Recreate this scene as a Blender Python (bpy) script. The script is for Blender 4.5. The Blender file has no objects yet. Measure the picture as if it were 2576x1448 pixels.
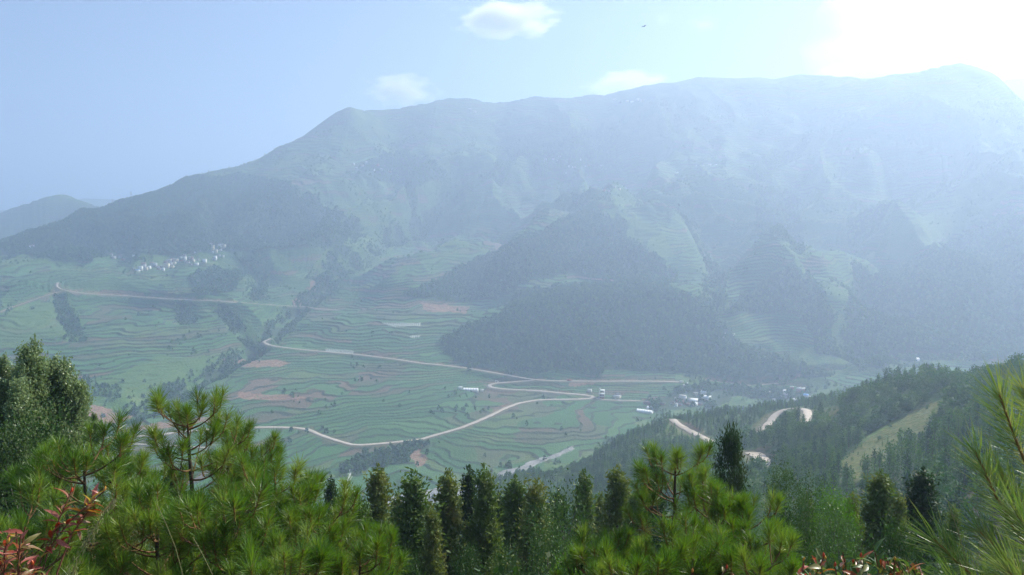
import bpy, math, random
import numpy as np
from mathutils import Vector, Matrix

# ------------------------------------------------------------------ camera, sky, sun, exposure
SC = bpy.context.scene
COL = SC.collection
F = 1983.0                      # focal length in units of a 2576 wide picture
PITCH = math.atan(134.0 / F)    # camera looks slightly down
cam = bpy.data.cameras.new('camera'); cam_o = bpy.data.objects.new('camera', cam); COL.objects.link(cam_o)
cam.sensor_width = 36.0; cam.lens = 36.0 * F / 2576.0
cam.clip_start = 0.1; cam.clip_end = 60000.0
cam_o.location = (0, 0, 0); cam_o.rotation_euler = (math.radians(90) - PITCH, 0, 0)
SC.camera = cam_o

SUN_EL = math.radians(41.0); SUN_AZ = math.radians(52.0)      # azimuth clockwise from the view axis
world = bpy.data.worlds.new('World'); SC.world = world; world.use_nodes = True
wn = world.node_tree.nodes; wl = world.node_tree.links; wn.clear()
sky = wn.new('ShaderNodeTexSky'); sky.sky_type = 'NISHITA'; sky.sun_disc = False
sky.sun_elevation = SUN_EL; sky.sun_rotation = SUN_AZ
sky.altitude = 1800.0; sky.air_density = 1.0; sky.dust_density = 0.7; sky.ozone_density = 2.5
bg = wn.new('ShaderNodeBackground'); bg.inputs['Strength'].default_value = 0.07
wo = wn.new('ShaderNodeOutputWorld'); wl.new(sky.outputs[0], bg.inputs[0]); wl.new(bg.outputs[0], wo.inputs[0])
sun = bpy.data.lights.new('sun', 'SUN'); sun_o = bpy.data.objects.new('sun', sun); COL.objects.link(sun_o)
sun.energy = 5.0; sun.angle = math.radians(0.5); sun.color = (1.0, 0.95, 0.86)
HAZE_D = 4.4e-4; HAZE_G = 0.45
SUND = Vector((math.sin(SUN_AZ) * math.cos(SUN_EL), math.cos(SUN_AZ) * math.cos(SUN_EL), math.sin(SUN_EL)))
sun_o.rotation_euler = SUND.to_track_quat('Z', 'Y').to_euler()
SC.view_settings.view_transform = 'Standard'; SC.view_settings.look = 'None'
SC.view_settings.gamma = 1.0; SC.view_settings.use_curve_mapping = False
SC.view_settings.exposure = 0.93
SC.render.engine = 'CYCLES'
cy = SC.cycles
cy.use_denoising = True; cy.use_adaptive_sampling = True; cy.adaptive_threshold = 0.008
cy.max_bounces = 6; cy.diffuse_bounces = 2; cy.glossy_bounces = 1; cy.transmission_bounces = 3
cy.volume_bounces = 2; cy.transparent_max_bounces = 8; cy.use_light_tree = False
cy.volume_step_rate = 1.0; cy.volume_max_steps = 64
cy.caustics_reflective = False; cy.caustics_refractive = False

random.seed(11); rng = np.random.default_rng(11)
R_ = random.random
def U(a, b): return a + (b - a) * random.random()

# ------------------------------------------------------------------ naming helpers
def tag(o, label=None, cat=None, group=None, kind=None):
    if label: o['label'] = label
    if cat: o['category'] = cat
    if group: o['group'] = group
    if kind: o['kind'] = kind
    return o
def thing(name, label, cat, loc=(0, 0, 0), rz=0.0, group=None):
    o = bpy.data.objects.new(name, None); COL.objects.link(o)
    o.empty_display_size = 0.5
    o.location = loc; o.rotation_euler = (0, 0, rz)
    return tag(o, label, cat, group)
def link(name, me, parent=None, loc=None):
    o = bpy.data.objects.new(name, me); COL.objects.link(o)
    if parent: o.parent = parent
    if loc is not None: o.location = loc
    return o
def mesh_np(name, verts, faces, mats, mat_idx=None, smooth=False):
    """verts (N,3); faces: array (M,k) or list of such arrays (k may differ)."""
    if not isinstance(faces, list): faces = [faces]
    faces = [np.asarray(f, dtype=np.int32) for f in faces if len(f)]
    me = bpy.data.meshes.new(name)
    verts = np.asarray(verts, dtype=np.float32)
    me.vertices.add(len(verts)); me.vertices.foreach_set('co', verts.ravel())
    nl = sum(f.size for f in faces); npoly = sum(len(f) for f in faces)
    me.loops.add(nl); me.loops.foreach_set('vertex_index', np.concatenate([f.ravel() for f in faces]))
    tot = np.concatenate([np.full(len(f), f.shape[1], dtype=np.int32) for f in faces])
    st = np.concatenate([[0], np.cumsum(tot)[:-1]]).astype(np.int32)
    me.polygons.add(npoly); me.polygons.foreach_set('loop_start', st)
    try: me.polygons.foreach_set('loop_total', tot)
    except Exception: pass
    if mat_idx is not None: me.polygons.foreach_set('material_index', np.asarray(mat_idx, dtype=np.int32))
    if smooth: me.polygons.foreach_set('use_smooth', np.ones(npoly, dtype=bool))
    for m in (mats if isinstance(mats, (list, tuple)) else [mats]): me.materials.append(m)
    me.update(calc_edges=True)
    return me

# ------------------------------------------------------------------ pixel <-> world
SP, CP = math.sin(PITCH), math.cos(PITCH)
def pix_dir(x, y):
    """unit-horizontal direction (dx, dy, dz per metre of ground range) through picture point (2576 x 1448)."""
    x = np.asarray(x, float); y = np.asarray(y, float)
    a = (x - 1288.0) / F; b = (724.0 - y) / F
    X = a; Y = CP + b * SP; Z = -SP + b * CP
    h = np.hypot(X, Y)
    return X / h, Y / h, Z / h
def at(x, y, r):
    dx, dy, dz = pix_dir(x, y); return np.array([dx * r, dy * r, dz * r])
def az_of(x):
    dx, dy, dz = pix_dir(x, 800.0); return np.arctan2(dx, dy)
def to_pix(X, Y, Z):
    d = Y * CP - Z * SP
    u = Y * SP + Z * CP
    d = np.where(d < 0.1, 0.1, d)
    return 1288.0 + F * X / d, 724.0 - F * u / d

# ------------------------------------------------------------------ noise in numpy
def _hash(ix, iy, seed):
    n = (ix.astype(np.int64) * 374761393 + iy.astype(np.int64) * 668265263 + seed * 1442695041) & 0xFFFFFFFF
    n = ((n ^ (n >> 13)) * 1274126177) & 0xFFFFFFFF
    n = (n ^ (n >> 16)) & 0xFFFFFF
    return n / float(0xFFFFFF)
def vnoise(x, y, seed=0):
    ix = np.floor(x); iy = np.floor(y); fx = x - ix; fy = y - iy
    fx = fx * fx * fx * (fx * (fx * 6 - 15) + 10); fy = fy * fy * fy * (fy * (fy * 6 - 15) + 10)
    ix = ix.astype(np.int64); iy = iy.astype(np.int64)
    a = _hash(ix, iy, seed); b = _hash(ix + 1, iy, seed); c = _hash(ix, iy + 1, seed); d = _hash(ix + 1, iy + 1, seed)
    return (a + (b - a) * fx) * (1 - fy) + (c + (d - c) * fx) * fy
def fbm(x, y, seed=0, oct=4, gain=0.5):
    s = 0; amp = 1; tot = 0
    for k in range(oct):
        s = s + amp * vnoise(x * 2 ** k + 17.3 * k, y * 2 ** k - 9.1 * k, seed + k); tot += amp; amp *= gain
    return s / tot
def sstep(a, b, x):
    t = np.clip((x - a) / (b - a), 0, 1); return t * t * (3 - 2 * t)

# ------------------------------------------------------------------ terrain: surveyed points, then one smooth height field
CREST = [(-250,690,1850),(-120,650,1900),(0,612,1950),(90,580,2000),(170,556,2050),(240,530,2080),(290,506,2110),(380,483,2200),(440,468,2250),(480,453,2300),(530,436,2350),
 (600,416,2400),(655,405,2420),(700,378,2450),(760,355,2480),(800,335,2500),(840,308,2510),(885,291,2520),(915,305,2530),(945,303,2550),(975,300,2570),
 (1040,272,2600),(1110,257,2620),(1190,249,2650),(1250,262,2650),(1330,248,2680),(1400,252,2690),(1470,243,2700),(1530,243,2680),(1600,228,2620),(1700,213,2600),
 (1800,203,2600),(1880,190,2620),(1950,194,2650),(2030,186,2660),(2090,190,2680),(2130,201,2700),(2200,202,2700),(2280,195,2680),(2340,180,2640),(2380,168,2610),
 (2420,167,2590),(2460,178,2560),(2500,200,2540),(2540,235,2520),(2576,265,2500),(2650,310,2450),(2800,380,2400)]
CTRL = [
 # left face
 (60,700,1650),(60,640,1850),(250,600,1850),(450,520,2100),(300,560,1980),(620,480,2250),(560,560,2000),(750,520,2150),(850,560,2050),(850,430,2350),(1000,400,2450),
 (650,640,1760),(800,640,1750),(450,700,1620),(450,668,1700),(620,720,1540),(150,735,1500),(0,780,1400),(300,740,1500),(850,778,1420),(740,765,1440),
 (30,900,1200),(200,850,1250),(400,880,1200),(550,800,1340),(400,1000,1020),(250,1020,1000),(200,950,1100),(550,950,1100),
 (655,862,1260),(900,890,1200),(1100,905,1160),(1340,955,1110),(800,830,1300),(1000,800,1300),(1000,850,1230),(720,790,1380),
 # centre
 (900,680,1650),(1000,640,1800),(1100,560,2050),(1250,480,2250),(900,480,2250),(940,440,2350),(1230,590,1950),(1400,485,2200),(1400,440,2300),(1500,380,2400),(1310,385,2450),
 (1250,330,2550),(1150,380,2430),(1030,390,2400),(1420,320,2480),(1520,275,2560),(1040,540,2120),(860,600,1900),
 # forested spur
 (1010,747,1440),(1100,705,1490),(1200,660,1540),(1330,600,1600),(1440,550,1680),(1560,525,1800),(1700,500,1920),(1200,745,1420),(1400,700,1480),(1550,690,1500),(1700,705,1480),
 (1600,600,1680),
 # forested hump
 (1110,882,1200),(1200,820,1250),(1300,770,1280),(1450,737,1310),(1650,735,1340),(1800,760,1340),(1350,722,1410),(1150,918,1150),(1350,942,1120),(1500,950,1115),(1700,945,1150),
 (1450,840,1190),(1650,840,1220),
 # right
 (1750,600,1750),(1850,560,1900),(1900,500,2050),(1780,450,2200),(1900,350,2400),(2100,300,2450),(1650,300,2450),(2100,450,2150),(2000,600,1850),(1985,675,1480),(1900,722,1450),
 (2070,735,1450),(2000,650,1720),(1850,940,1190),(2000,935,1220),(2250,920,1300),(1900,830,1320),(2000,815,1330),
 (2120,700,1560),(2135,800,1370),(2142,925,1250),(2215,850,1480),(2200,700,1720),(2300,600,1830),(2330,760,1500),(2450,480,2050),(2300,450,2150),(2500,700,1600),(2576,900,1400),
 (2450,850,1400),(2576,600,1800),(2400,300,2350),(2330,880,1330),
 (-250,780,1400),(-250,900,1200),(-250,1050,900),(2780,450,2000),(2780,700,1500),(2780,900,1250),
 # valley
 (-200,1150,800),(100,1110,880),(250,1100,900),(400,1095,880),(700,1075,930),(880,1125,860),(1000,1115,865),(1080,1100,880),(1290,1015,1000),(1500,1003,1050),(1230,967,1110),
 (1500,985,1080),(1700,958,1130),(1700,1000,1080),(1980,1000,1120),(1600,1040,1000),(1500,1080,900),(1300,1150,800),(1200,1100,860),(900,1190,780),(1100,1230,725),
 (1400,1150,800),(1050,1262,700),(600,1190,780),(300,1180,780),(2200,945,1180),(2400,918,1300),(2576,912,1350),(800,1250,720),(500,1040,980),(900,1000,1010),(1100,1000,1020),
 # near ridge on the right: crest, face, hollow
 (1500,1300,300),(1700,1250,330),(1900,1250,300),(2100,1290,240),(2300,1290,200),(2500,1220,180),(1600,1150,520),(1750,1120,550),(1400,1240,560),(1900,1143,430),(1915,1200,380),
 (2000,1080,520),(2130,1160,330),(2330,1035,390),(2250,1095,360),(2450,1050,330),(2576,1050,280),(1785,1112,540),(1850,1085,570),(1910,1095,550)]
NEARCREST = [(1230,1218,600),(1340,1200,600),(1450,1180,600),(1500,1150,590),(1600,1102,590),(1690,1062,590),(1780,1050,620),(1900,1040,640),(1960,1037,640),(2035,1032,640),(2080,1030,640),
 (2200,1012,600),(2300,994,540),(2380,976,470),(2480,950,420),(2576,932,380),(2780,880,340)]
pts = []
for (x, y, r) in CREST + CTRL + NEARCREST: pts.append(at(x, y, r))
def hid(x, r, z):
    dx, dy, _ = pix_dir(x, 800.0); pts.append(np.array([dx * r, dy * r, z]))
for (x, y, r) in CREST[::2]:
    z = at(x, y, r)[2]; hid(x, r + 350, z - 130); hid(x, r + 900, z - 330 if x > 400 else z - 60)
for (x, y, r) in [(-200,640,3000),(0,600,3000),(60,566,3000),(130,538,3000),(200,518,3000),(262,528,3000)]: pts.append(at(x, y, r))
for (x, y, r) in NEARCREST: hid(x, r + 80, at(x, y, r)[2] - 38)
for x in (1300, 1500, 1700): hid(x, 720, -226)
for x, k in ((-900, 1.0), (-200, 1.0), (400, 1.0), (1000, 1.0), (1500, 1.0), (2000, .9), (2500, .8), (3100, .7), (4200, .6)):
    for (r, z) in ((14, -9.6), (30, -20), (60, -39), (110, -66)) + (((200, -110), (350, -160), (480, -198), (620, -224)) if x < 1200 else ()):
        hid(x, r, z * k)
pts.append(np.array([0., 0., -1.7])); pts.append(np.array([-6., 1., -1.9])); pts.append(np.array([6., 1., -1.6])); pts.append(np.array([0., -8., -1.5]))
P = np.array(pts)
PS = P[:, :2] / 500.0
def _K(a, b):
    d2 = ((a[:, None, :] - b[None, :, :]) ** 2).sum(-1)
    return 0.5 * d2 * np.log(np.maximum(d2, 1e-12))
NP = len(P)
A = np.zeros((NP + 3, NP + 3)); A[:NP, :NP] = _K(PS, PS) + np.eye(NP) * 2e-4
A[:NP, NP] = 1; A[:NP, NP + 1:] = PS; A[NP, :NP] = 1; A[NP + 1:, :NP] = PS.T
W = np.linalg.solve(A, np.concatenate([P[:, 2], np.zeros(3)]))
def base_h(X, Y):
    X = np.asarray(X, float); Y = np.asarray(Y, float); sh = X.shape
    q = np.stack([X.ravel(), Y.ravel()], 1) / 500.0
    out = np.empty(len(q))
    C = 60000
    for i in range(0, len(q), C):
        c = q[i:i + C]
        g = np.zeros(len(c))
        aa = c[:, 0][:, None] - PS[:, 0][None, :]; bb = c[:, 1][:, None] - PS[:, 1][None, :]
        d2 = (aa * aa + bb * bb).astype(np.float32); np.maximum(d2, 1e-12, out=d2)
        g = (0.5 * d2 * np.log(d2)) @ W[:NP]
        out[i:i + C] = g + W[NP] + c @ W[NP + 1:]
    return out.reshape(sh)
# coarse table of the smooth field for quick look-ups
GX0, GX1, GY0, GY1, GS = -3400.0, 3600.0, -40.0, 4400.0, 16.0
gx = np.arange(GX0, GX1 + 1, GS); gy = np.arange(GY0, GY1 + 1, GS)
GRID = base_h(*np.meshgrid(gx, gy))
def base_fast(X, Y):
    u = np.clip((np.asarray(X, float) - GX0) / GS, 0, len(gx) - 1.001); v = np.clip((np.asarray(Y, float) - GY0) / GS, 0, len(gy) - 1.001)
    i = u.astype(int); j = v.astype(int); a = u - i; b = v - j
    return (GRID[j, i] * (1 - a) + GRID[j, i + 1] * a) * (1 - b) + (GRID[j + 1, i] * (1 - a) + GRID[j + 1, i + 1] * a) * b

def seg_dist(X, Y, line):
    """distance to a polyline of (x, y, z) points, with the z interpolated at the nearest point"""
    best = np.full(X.shape, 1e9); bz = np.zeros(X.shape); side = np.zeros(X.shape)
    L = np.asarray(line, float)
    for k in range(len(L) - 1):
        ax, ay, az = L[k]; bx, by, bzz = L[k + 1]
        dx, dy = bx - ax, by - ay; l2 = dx * dx + dy * dy + 1e-9
        t = np.clip(((X - ax) * dx + (Y - ay) * dy) / l2, 0, 1)
        d = np.hypot(X - ax - t * dx, Y - ay - t * dy)
        m = d < best
        best = np.where(m, d, best); bz = np.where(m, az + t * (bzz - az), bz)
    return best, bz

VILC = at(460, 668, 1700); PEAKP = at(885, 291, 2520)
def relief(X, Y):
    """spurs and gullies that run down the mountain, stronger with distance"""
    r = np.hypot(X, Y)
    m = sstep(1150, 1750, r) * (1 - .75 * sstep(2750, 2950, r))
    w = fbm(X / 500, Y / 500, 5, 2) * 1.6
    a = 1 - np.abs(2 * fbm(X / 260 + w, Y / 520 + 3 + 1.5 * w, 21, 3) - 1)
    b = 1 - np.abs(2 * fbm(X / 130 + 2 * w, Y / 170 + 7 + w, 31, 3) - 1)
    near = sstep(60, 160, r) * (1 - sstep(650, 760, r))
    z = m * ((a - 0.8) * 145 + (b - 0.8) * 42)
    z = z + near * (fbm(X / 45, Y / 45, 41, 3) - 0.5) * 5
    z = z + sstep(900, 1200, r) * (fbm(X / 40, Y / 40, 51, 3) - 0.5) * 5
    z = z + (fbm(X / 110, Y / 110, 61, 2) - 0.5) * 5 * sstep(700, 800, r)
    z = z + (fbm(X / 7, Y / 7, 71, 2) - 0.5) * 1.0 * sstep(6, 14, r) * (1 - sstep(300, 500, r))
    # the hillside village sits on a gentler shelf
    v = np.exp(-((X - VILC[0]) / 190) ** 2 - ((Y - VILC[1]) / 170) ** 2)
    k = PEAKP; z = z * (1 - .8 * v)
    return z + 22 * np.exp(-np.sqrt(((X - k[0]) / 30) ** 2 + ((Y - k[1]) / 60) ** 2 + .1))
caz = np.array([float(az_of(c[0])) for c in CREST]); cr = np.array([c[2] for c in CREST], float)
def crest_fade(X, Y):
    rr = np.interp(np.arctan2(X, np.maximum(Y, 1e-3)), caz, cr)
    d = np.abs(np.hypot(X, Y) - rr)
    return 0.22 + 0.78 * sstep(40, 420, d)
def h0(X, Y, fast=False):
    return (base_fast(X, Y) if fast else base_h(X, Y)) + relief(X, Y) * crest_fade(X, Y)

def cast(x, y, r0=60.0, r1=3600.0, hf=None, step=4.0):
    """where the sight line through a picture point meets the ground (first hit beyond r0)"""
    dx, dy, dz = pix_dir(x, y)
    r = np.arange(r0, r1, step)
    d = dz * r - (h0(r * dx, r * dy, True) if hf is None else hf(r * dx, r * dy))
    k = np.where((d[:-1] > 0) & (d[1:] <= 0))[0]
    if len(k) == 0:
        k = [int(np.argmin(np.abs(d)))]; rr = r[k[0]]
    else:
        i = k[0]; rr = r[i] + (r[i + 1] - r[i]) * d[i] / (d[i] - d[i + 1] + 1e-9)
    return np.array([dx * rr, dy * rr, 0.0]) + np.array([0, 0, dz * rr])
def cast_line(pl, r0, step=26, r1=3600.0):
    out = []
    for k in range(len(pl) - 1):
        (xa, ya), (xb, yb) = pl[k], pl[k + 1]
        m = max(1, int(math.hypot(xb - xa, yb - ya) / step))
        for j in range(m): out.append(cast(xa + (xb - xa) * j / m, ya + (yb - ya) * j / m, r0, r1))
    out.append(cast(pl[-1][0], pl[-1][1], r0, r1))
    return np.array(out)

# ---- roads traced as picture points, laid on the ground
ROADS = {
 'mountain_road': (3.4, 700, [(145,712),(140,722),(152,732),(230,741),(330,746),(450,755),(560,757),(650,766),(740,772),(800,776),(850,781)]),
 'valley_road': (4.4, 700, [(680,853),(656,861),(672,870),(760,881),(900,893),(980,902),(1060,915),(1110,918),(1180,928),(1260,942),(1345,958),(1440,960),(1560,960),(1660,959),(1710,962)]),
 'hairpin_road': (5.6, 700, [(1345,957),(1290,962),(1240,965),(1226,970),(1232,977),(1260,981),(1330,982),(1420,990),(1470,993),(1500,1000),(1494,1005),(1420,1005),(1350,1008),(1300,1014),(1270,1025),(1230,1048),(1160,1078),(1060,1106)]),
 'lower_road': (5.6, 700, [(1060,1106),(1000,1113),(885,1124),(860,1114),(800,1095),(780,1078),(740,1076),(640,1076),(560,1078),(450,1088),(380,1096),(260,1103)]),
 'river_track': (3.2, 640, [(150,1117),(260,1117),(330,1118),(400,1119),(520,1128)]),
 'village_lane': (3.6, 700, [(1500,1004),(1530,1008),(1560,1009),(1610,1009)]),
 'upper_lane': (3.0, 700, [(1785,958),(1786,955),(1830,967),(1880,972),(1960,975),(2020,984)]),
 'far_track': (4.0, 700, [(1880,972),(1980,964),(2090,948),(2150,946),(2220,935),(2290,920),(2380,913),(2470,914),(2560,912)]),
 'side_track': (2.0, 700, [(0,786),(60,764),(110,748),(152,734)]),
}
RIDGE_ROADS = {
 'ridge_road': (6.0, 380, [(1692,1056),(1700,1066),(1720,1076),(1750,1093),(1785,1110),(1800,1122)]),
 'ridge_bend': (5.2, 380, [(1905,1096),(1925,1076),(1945,1055),(1950,1040),(1975,1031),(2010,1029),(2034,1034),(2030,1046),(2036,1055),(2032,1064)]),
 'ridge_spur_road': (8.5, 300, [(1894,1140),(1905,1139),(1912,1148),(1917,1164),(1926,1180)]),
}
lines = {}
for nm, (w, r0, pl) in ROADS.items(): lines[nm] = (w, cast_line(pl, r0))
for nm, (w, r0, pl) in RIDGE_ROADS.items():
    lines[nm] = (w, cast_line(pl, r0, 9, 660.0))
    L = lines[nm][1]
    rg = np.hypot(L[:, 0], L[:, 1]); sm = rg.copy()
    for _ in range(12): sm[1:-1] = (sm[:-2] + 2 * sm[1:-1] + sm[2:]) / 4
    L *= (sm / rg)[:, None]
for nm in lines:
    w, L = lines[nm]
    for _ in range(3): L[1:-1, 2] = (L[:-2, 2] + 2 * L[1:-1, 2] + L[2:, 2]) / 4
    for _ in range(1): L[1:-1] = (L[:-2] + 4 * L[1:-1] + L[2:]) / 6
# ---- gullies
GULLIES = [(16, 22, [(1250,462),(1190,500),(1050,585),(900,655),(830,710),(790,745),(720,800),(668,858),(560,915),(470,960),(380,1010),(260,1060)]),
 (8, 14, [(150,745),(175,800),(190,850)]),(8, 12, [(455,760),(470,810)]),(10, 14, [(560,770),(600,820),(640,870)]),
 (18, 26, [(1322,375),(1290,420),(1250,462)]),(12, 20, [(1000,470),(1040,530),(1060,575)]),(16, 24, [(1720,540),(1760,620),(1800,690),(1790,760)]),
 (18, 26, [(1980,530),(1992,600),(1998,660)]),(22, 26, [(2170,740),(2175,830),(2160,925)]),(12, 20, [(1420,470),(1460,520)]),(14, 22, [(620,640),(650,690),(640,740)]),
 (14, 20, [(900,600),(850,640),(790,690)]),(16, 24, [(1560,300),(1480,350),(1330,400)]),(18, 30, [(2300,250),(2150,330),(1980,420),(1900,470)]),(18, 30, [(2420,470),(2300,540),(2150,600)])]
SPURS = [(48, 95, [(1560,262),(1450,310),(1330,372),(1240,440)]),(40, 90, [(870,320),(760,400),(690,450),(640,540)]),(40, 80, [(1170,290),(1080,350),(980,395),(880,440)]),
 (42, 80, [(760,470),(850,500),(900,570)]),(36, 70, [(1690,260),(1640,340),(1580,430),(1560,500)]),(55, 110, [(2380,230),(2260,300),(2120,390),(2000,460)]),(50, 80, [(2400,560),(2250,640),(2150,740),(2135,860)]),
 (30, 60, [(330,530),(420,570),(500,610)]),(30, 60, [(1240,400),(1180,450),(1100,520)]),(36, 80, [(1930,240),(1880,330),(1830,430)]),(34, 60, [(1800,470),(1880,560),(1960,640)]),
 (30, 60, [(1040,310),(980,350),(900,400)]),(34, 70, [(2560,420),(2450,520),(2380,640)])]
gul = [(d, w, cast_line(pl, 700, 40)) for (d, w, pl) in GULLIES] + [(-d, w, cast_line(pl, 700, 40)) for (d, w, pl) in SPURS]

# ---- land cover, as outlines on the picture of the ground
def inpoly(x, y, poly):
    c = np.zeros(x.shape, bool); j = len(poly) - 1
    for i in range(len(poly)):
        xi, yi = poly[i]; xj, yj = poly[j]
        m = ((yi > y) != (yj > y)) & (x < (xj - xi) * (y - yi) / (yj - yi + 1e-9) + xi)
        c ^= m; j = i
    return c
FOREST = [
 [(-300,560),(0,600),(170,545),(270,498),(440,455),(600,440),(720,460),(800,500),(880,560),(905,590),(830,625),(730,628),(640,640),(560,622),(470,640),(380,640),(300,636),(180,660),(60,640),(-300,690)],
 [(1005,748),(1100,700),(1200,655),(1330,592),(1440,545),(1520,530),(1560,560),(1600,640),(1640,700),(1560,712),(1440,690),(1330,700),(1290,735),(1200,755),(1100,752)],
 [(1100,885),(1130,850),(1200,815),(1260,780),(1300,745),(1400,722),(1560,715),(1700,725),(1800,765),(1830,820),(1870,880),(1960,900),(2060,930),(2130,940),(2040,955),(1900,960),(1760,945),(1650,940),(1520,925),(1500,945),(1340,940),(1310,925),(1180,920)],
 [(1820,800),(1860,750),(1930,700),(1985,665),(2040,690),(2080,740),(2110,800),(2125,900),(2060,890),(2040,820),(1990,780),(1900,790)],
 [(2150,700),(2260,680),(2420,590),(2520,540),(2800,560),(2800,930),(2500,905),(2300,905),(2160,930),(2140,850)],
 [(450,700),(540,672),(600,690),(590,735),(500,740)],
 [(800,700),(835,690),(800,740),(730,790),(760,740)],
 [(870,440),(960,390),(1080,395),(1130,430),(1060,470),(960,455),(900,455)],
 [(1340,400),(1470,330),(1560,330),(1560,430),(1440,450),(1330,440)],
 [(1900,470),(2000,480),(2010,560),(1960,600),(1900,560)],
 [(820,1190),(900,1150),(1000,1120),(1060,1110),(1090,1140),(1000,1180),(900,1205)],
 [(1610,1010),(1700,985),(1760,965),(1900,972),(2040,985),(2040,1000),(1900,1000),(1640,1035)],
 [(1560,590),(1640,640),(1700,700),(1680,720),(1600,720),(1540,640)],
]
TERRACE = [
 [(0,800),(150,745),(450,765),(640,860),(560,930),(400,1000),(250,960),(0,960)],
 [(650,860),(850,785),(1020,752),(1200,757),(1300,740),(1260,785),(1100,890),(1340,945),(1700,955),(1700,1020),(1650,1045),(1450,1150),(1300,1200),(1000,1270),(700,1260),(880,1180),(870,1210),(600,1290),(200,1300),(-300,1300),(-300,1010),(0,1030),(230,1090),(250,1060),(560,930)],
 [(860,640),(1060,585),(1240,470),(1440,460),(1560,520),(1420,550),(1200,655),(1005,748),(840,775),(760,760)],
 [(850,480),(930,450),(1060,475),(1040,560),(900,640),(870,560)],
 [(1280,745),(1400,700),(1560,712),(1700,720),(1800,760),(1900,790),(2000,780),(2050,850),(1960,895),(1840,870),(1810,780),(1700,725),(1500,715)],
 [(1560,520),(1700,500),(1960,470),(2000,640),(1900,720),(1820,780),(1700,710),(1640,640)],
 [(2000,640),(2010,560),(2200,520),(2400,520),(2300,620),(2180,690),(2120,720),(2060,700)],
 [(1440,450),(1600,350),(1900,360),(1960,470),(1700,490),(1560,510)],
 [(140,640),(340,636),(340,690),(560,700),(640,640),(840,625),(860,660),(760,700),(640,740),(300,740),(150,728),(100,680)],
 [(1340,945),(1500,940),(1520,920),(1700,935),(1700,955),(1350,958)],
 [(2060,955),(2250,925),(2400,915),(2560,915),(2400,960),(2200,985)],
 [(950,360),(1260,330),(1280,420),(1130,430),(1080,395)],
 [(2000,360),(2400,380),(2400,520),(2150,540),(1960,460)],
]
SOIL = [[(285,1035),(230,1015),(215,1040),(250,1068),(300,1055)],[(735,755),(760,750),(760,772),(730,770)],[(780,700),(800,715),(790,735),(770,740)],
 [(1045,1140),(1060,1120),(1075,1160),(1055,1180),(1040,1170)],[(560,905),(700,905),(740,915),(700,925),(580,920)],
 [(400,1060),(560,1045),(560,1060),(320,1085),(290,1080)],[(1060,762),(1180,770),(1175,790),(1060,778)],[(1440,958),(1500,962),(1430,972)],[(600,985),(760,1000),(740,1010),(600,1000)],
 [(1480,700),(1560,703),(1540,712)],[(230,1060),(330,1040),(310,1055),(240,1080)]]
GRAVEL = [[(930,1300),(960,1262),(1040,1238),(1110,1228),(1180,1225),(1180,1250),(1100,1290),(1060,1340),(960,1340)],[(1180,1225),(1260,1190),(1330,1165),(1400,1140),(1440,1120),(1440,1130),(1380,1160),(1290,1195),(1200,1235)]]
PALE = [[(1210,806),(1260,806),(1256,815),(1214,815)],[(1812,838),(1850,838),(1846,848),(1815,850)],[(1030,843),(1058,843),(1055,849),(1032,849)],[(820,877),(890,881),(890,887),(820,884)],
 [(960,812),(1060,812),(1060,820),(990,821)],[(880,1165),(885,1200),(870,1225)]]
BRIGHT = [[(1520,560),(1600,540),(1660,580),(1700,640),(1640,650),(1580,630)],[(2090,760),(2130,780),(2140,925),(2090,930),(2070,850)],[(560,760),(620,790),(660,850),(640,855),(580,800)],
 [(60,770),(150,750),(170,830),(100,860),(0,880),(0,800)],[(2190,820),(2260,800),(2260,870),(2200,900)],[(2250,560),(2400,520),(2420,560),(2300,640),(2220,660)],
 [(270,960),(420,890),(560,900),(420,990),(300,1000)]]
GRASSY = [[(2105,1195),(2125,1145),(2180,1105),(2260,1055),(2330,1012),(2400,1003),(2370,1055),(2310,1105),(2240,1160),(2150,1210)],[(2060,1030),(2110,1020),(2125,1045),(2080,1060)],
 [(1880,1085),(1925,1045),(1950,1040),(1940,1060),(1900,1100)],[(1290,1190),(1340,1178),(1370,1192),(1320,1202)],[(1820,1030),(1900,1028),(1890,1040),(1820,1042)]]
def poly_any(px, py, polys):
    m = np.zeros(px.shape, bool)
    for p in polys:
        q = np.array(p)
        b = (px > q[:, 0].min()) & (px < q[:, 0].max()) & (py > q[:, 1].min()) & (py < q[:, 1].max())
        idx = np.where(b)
        if len(idx[0]): m[idx] |= inpoly(px[idx], py[idx], p)
    return m

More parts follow.
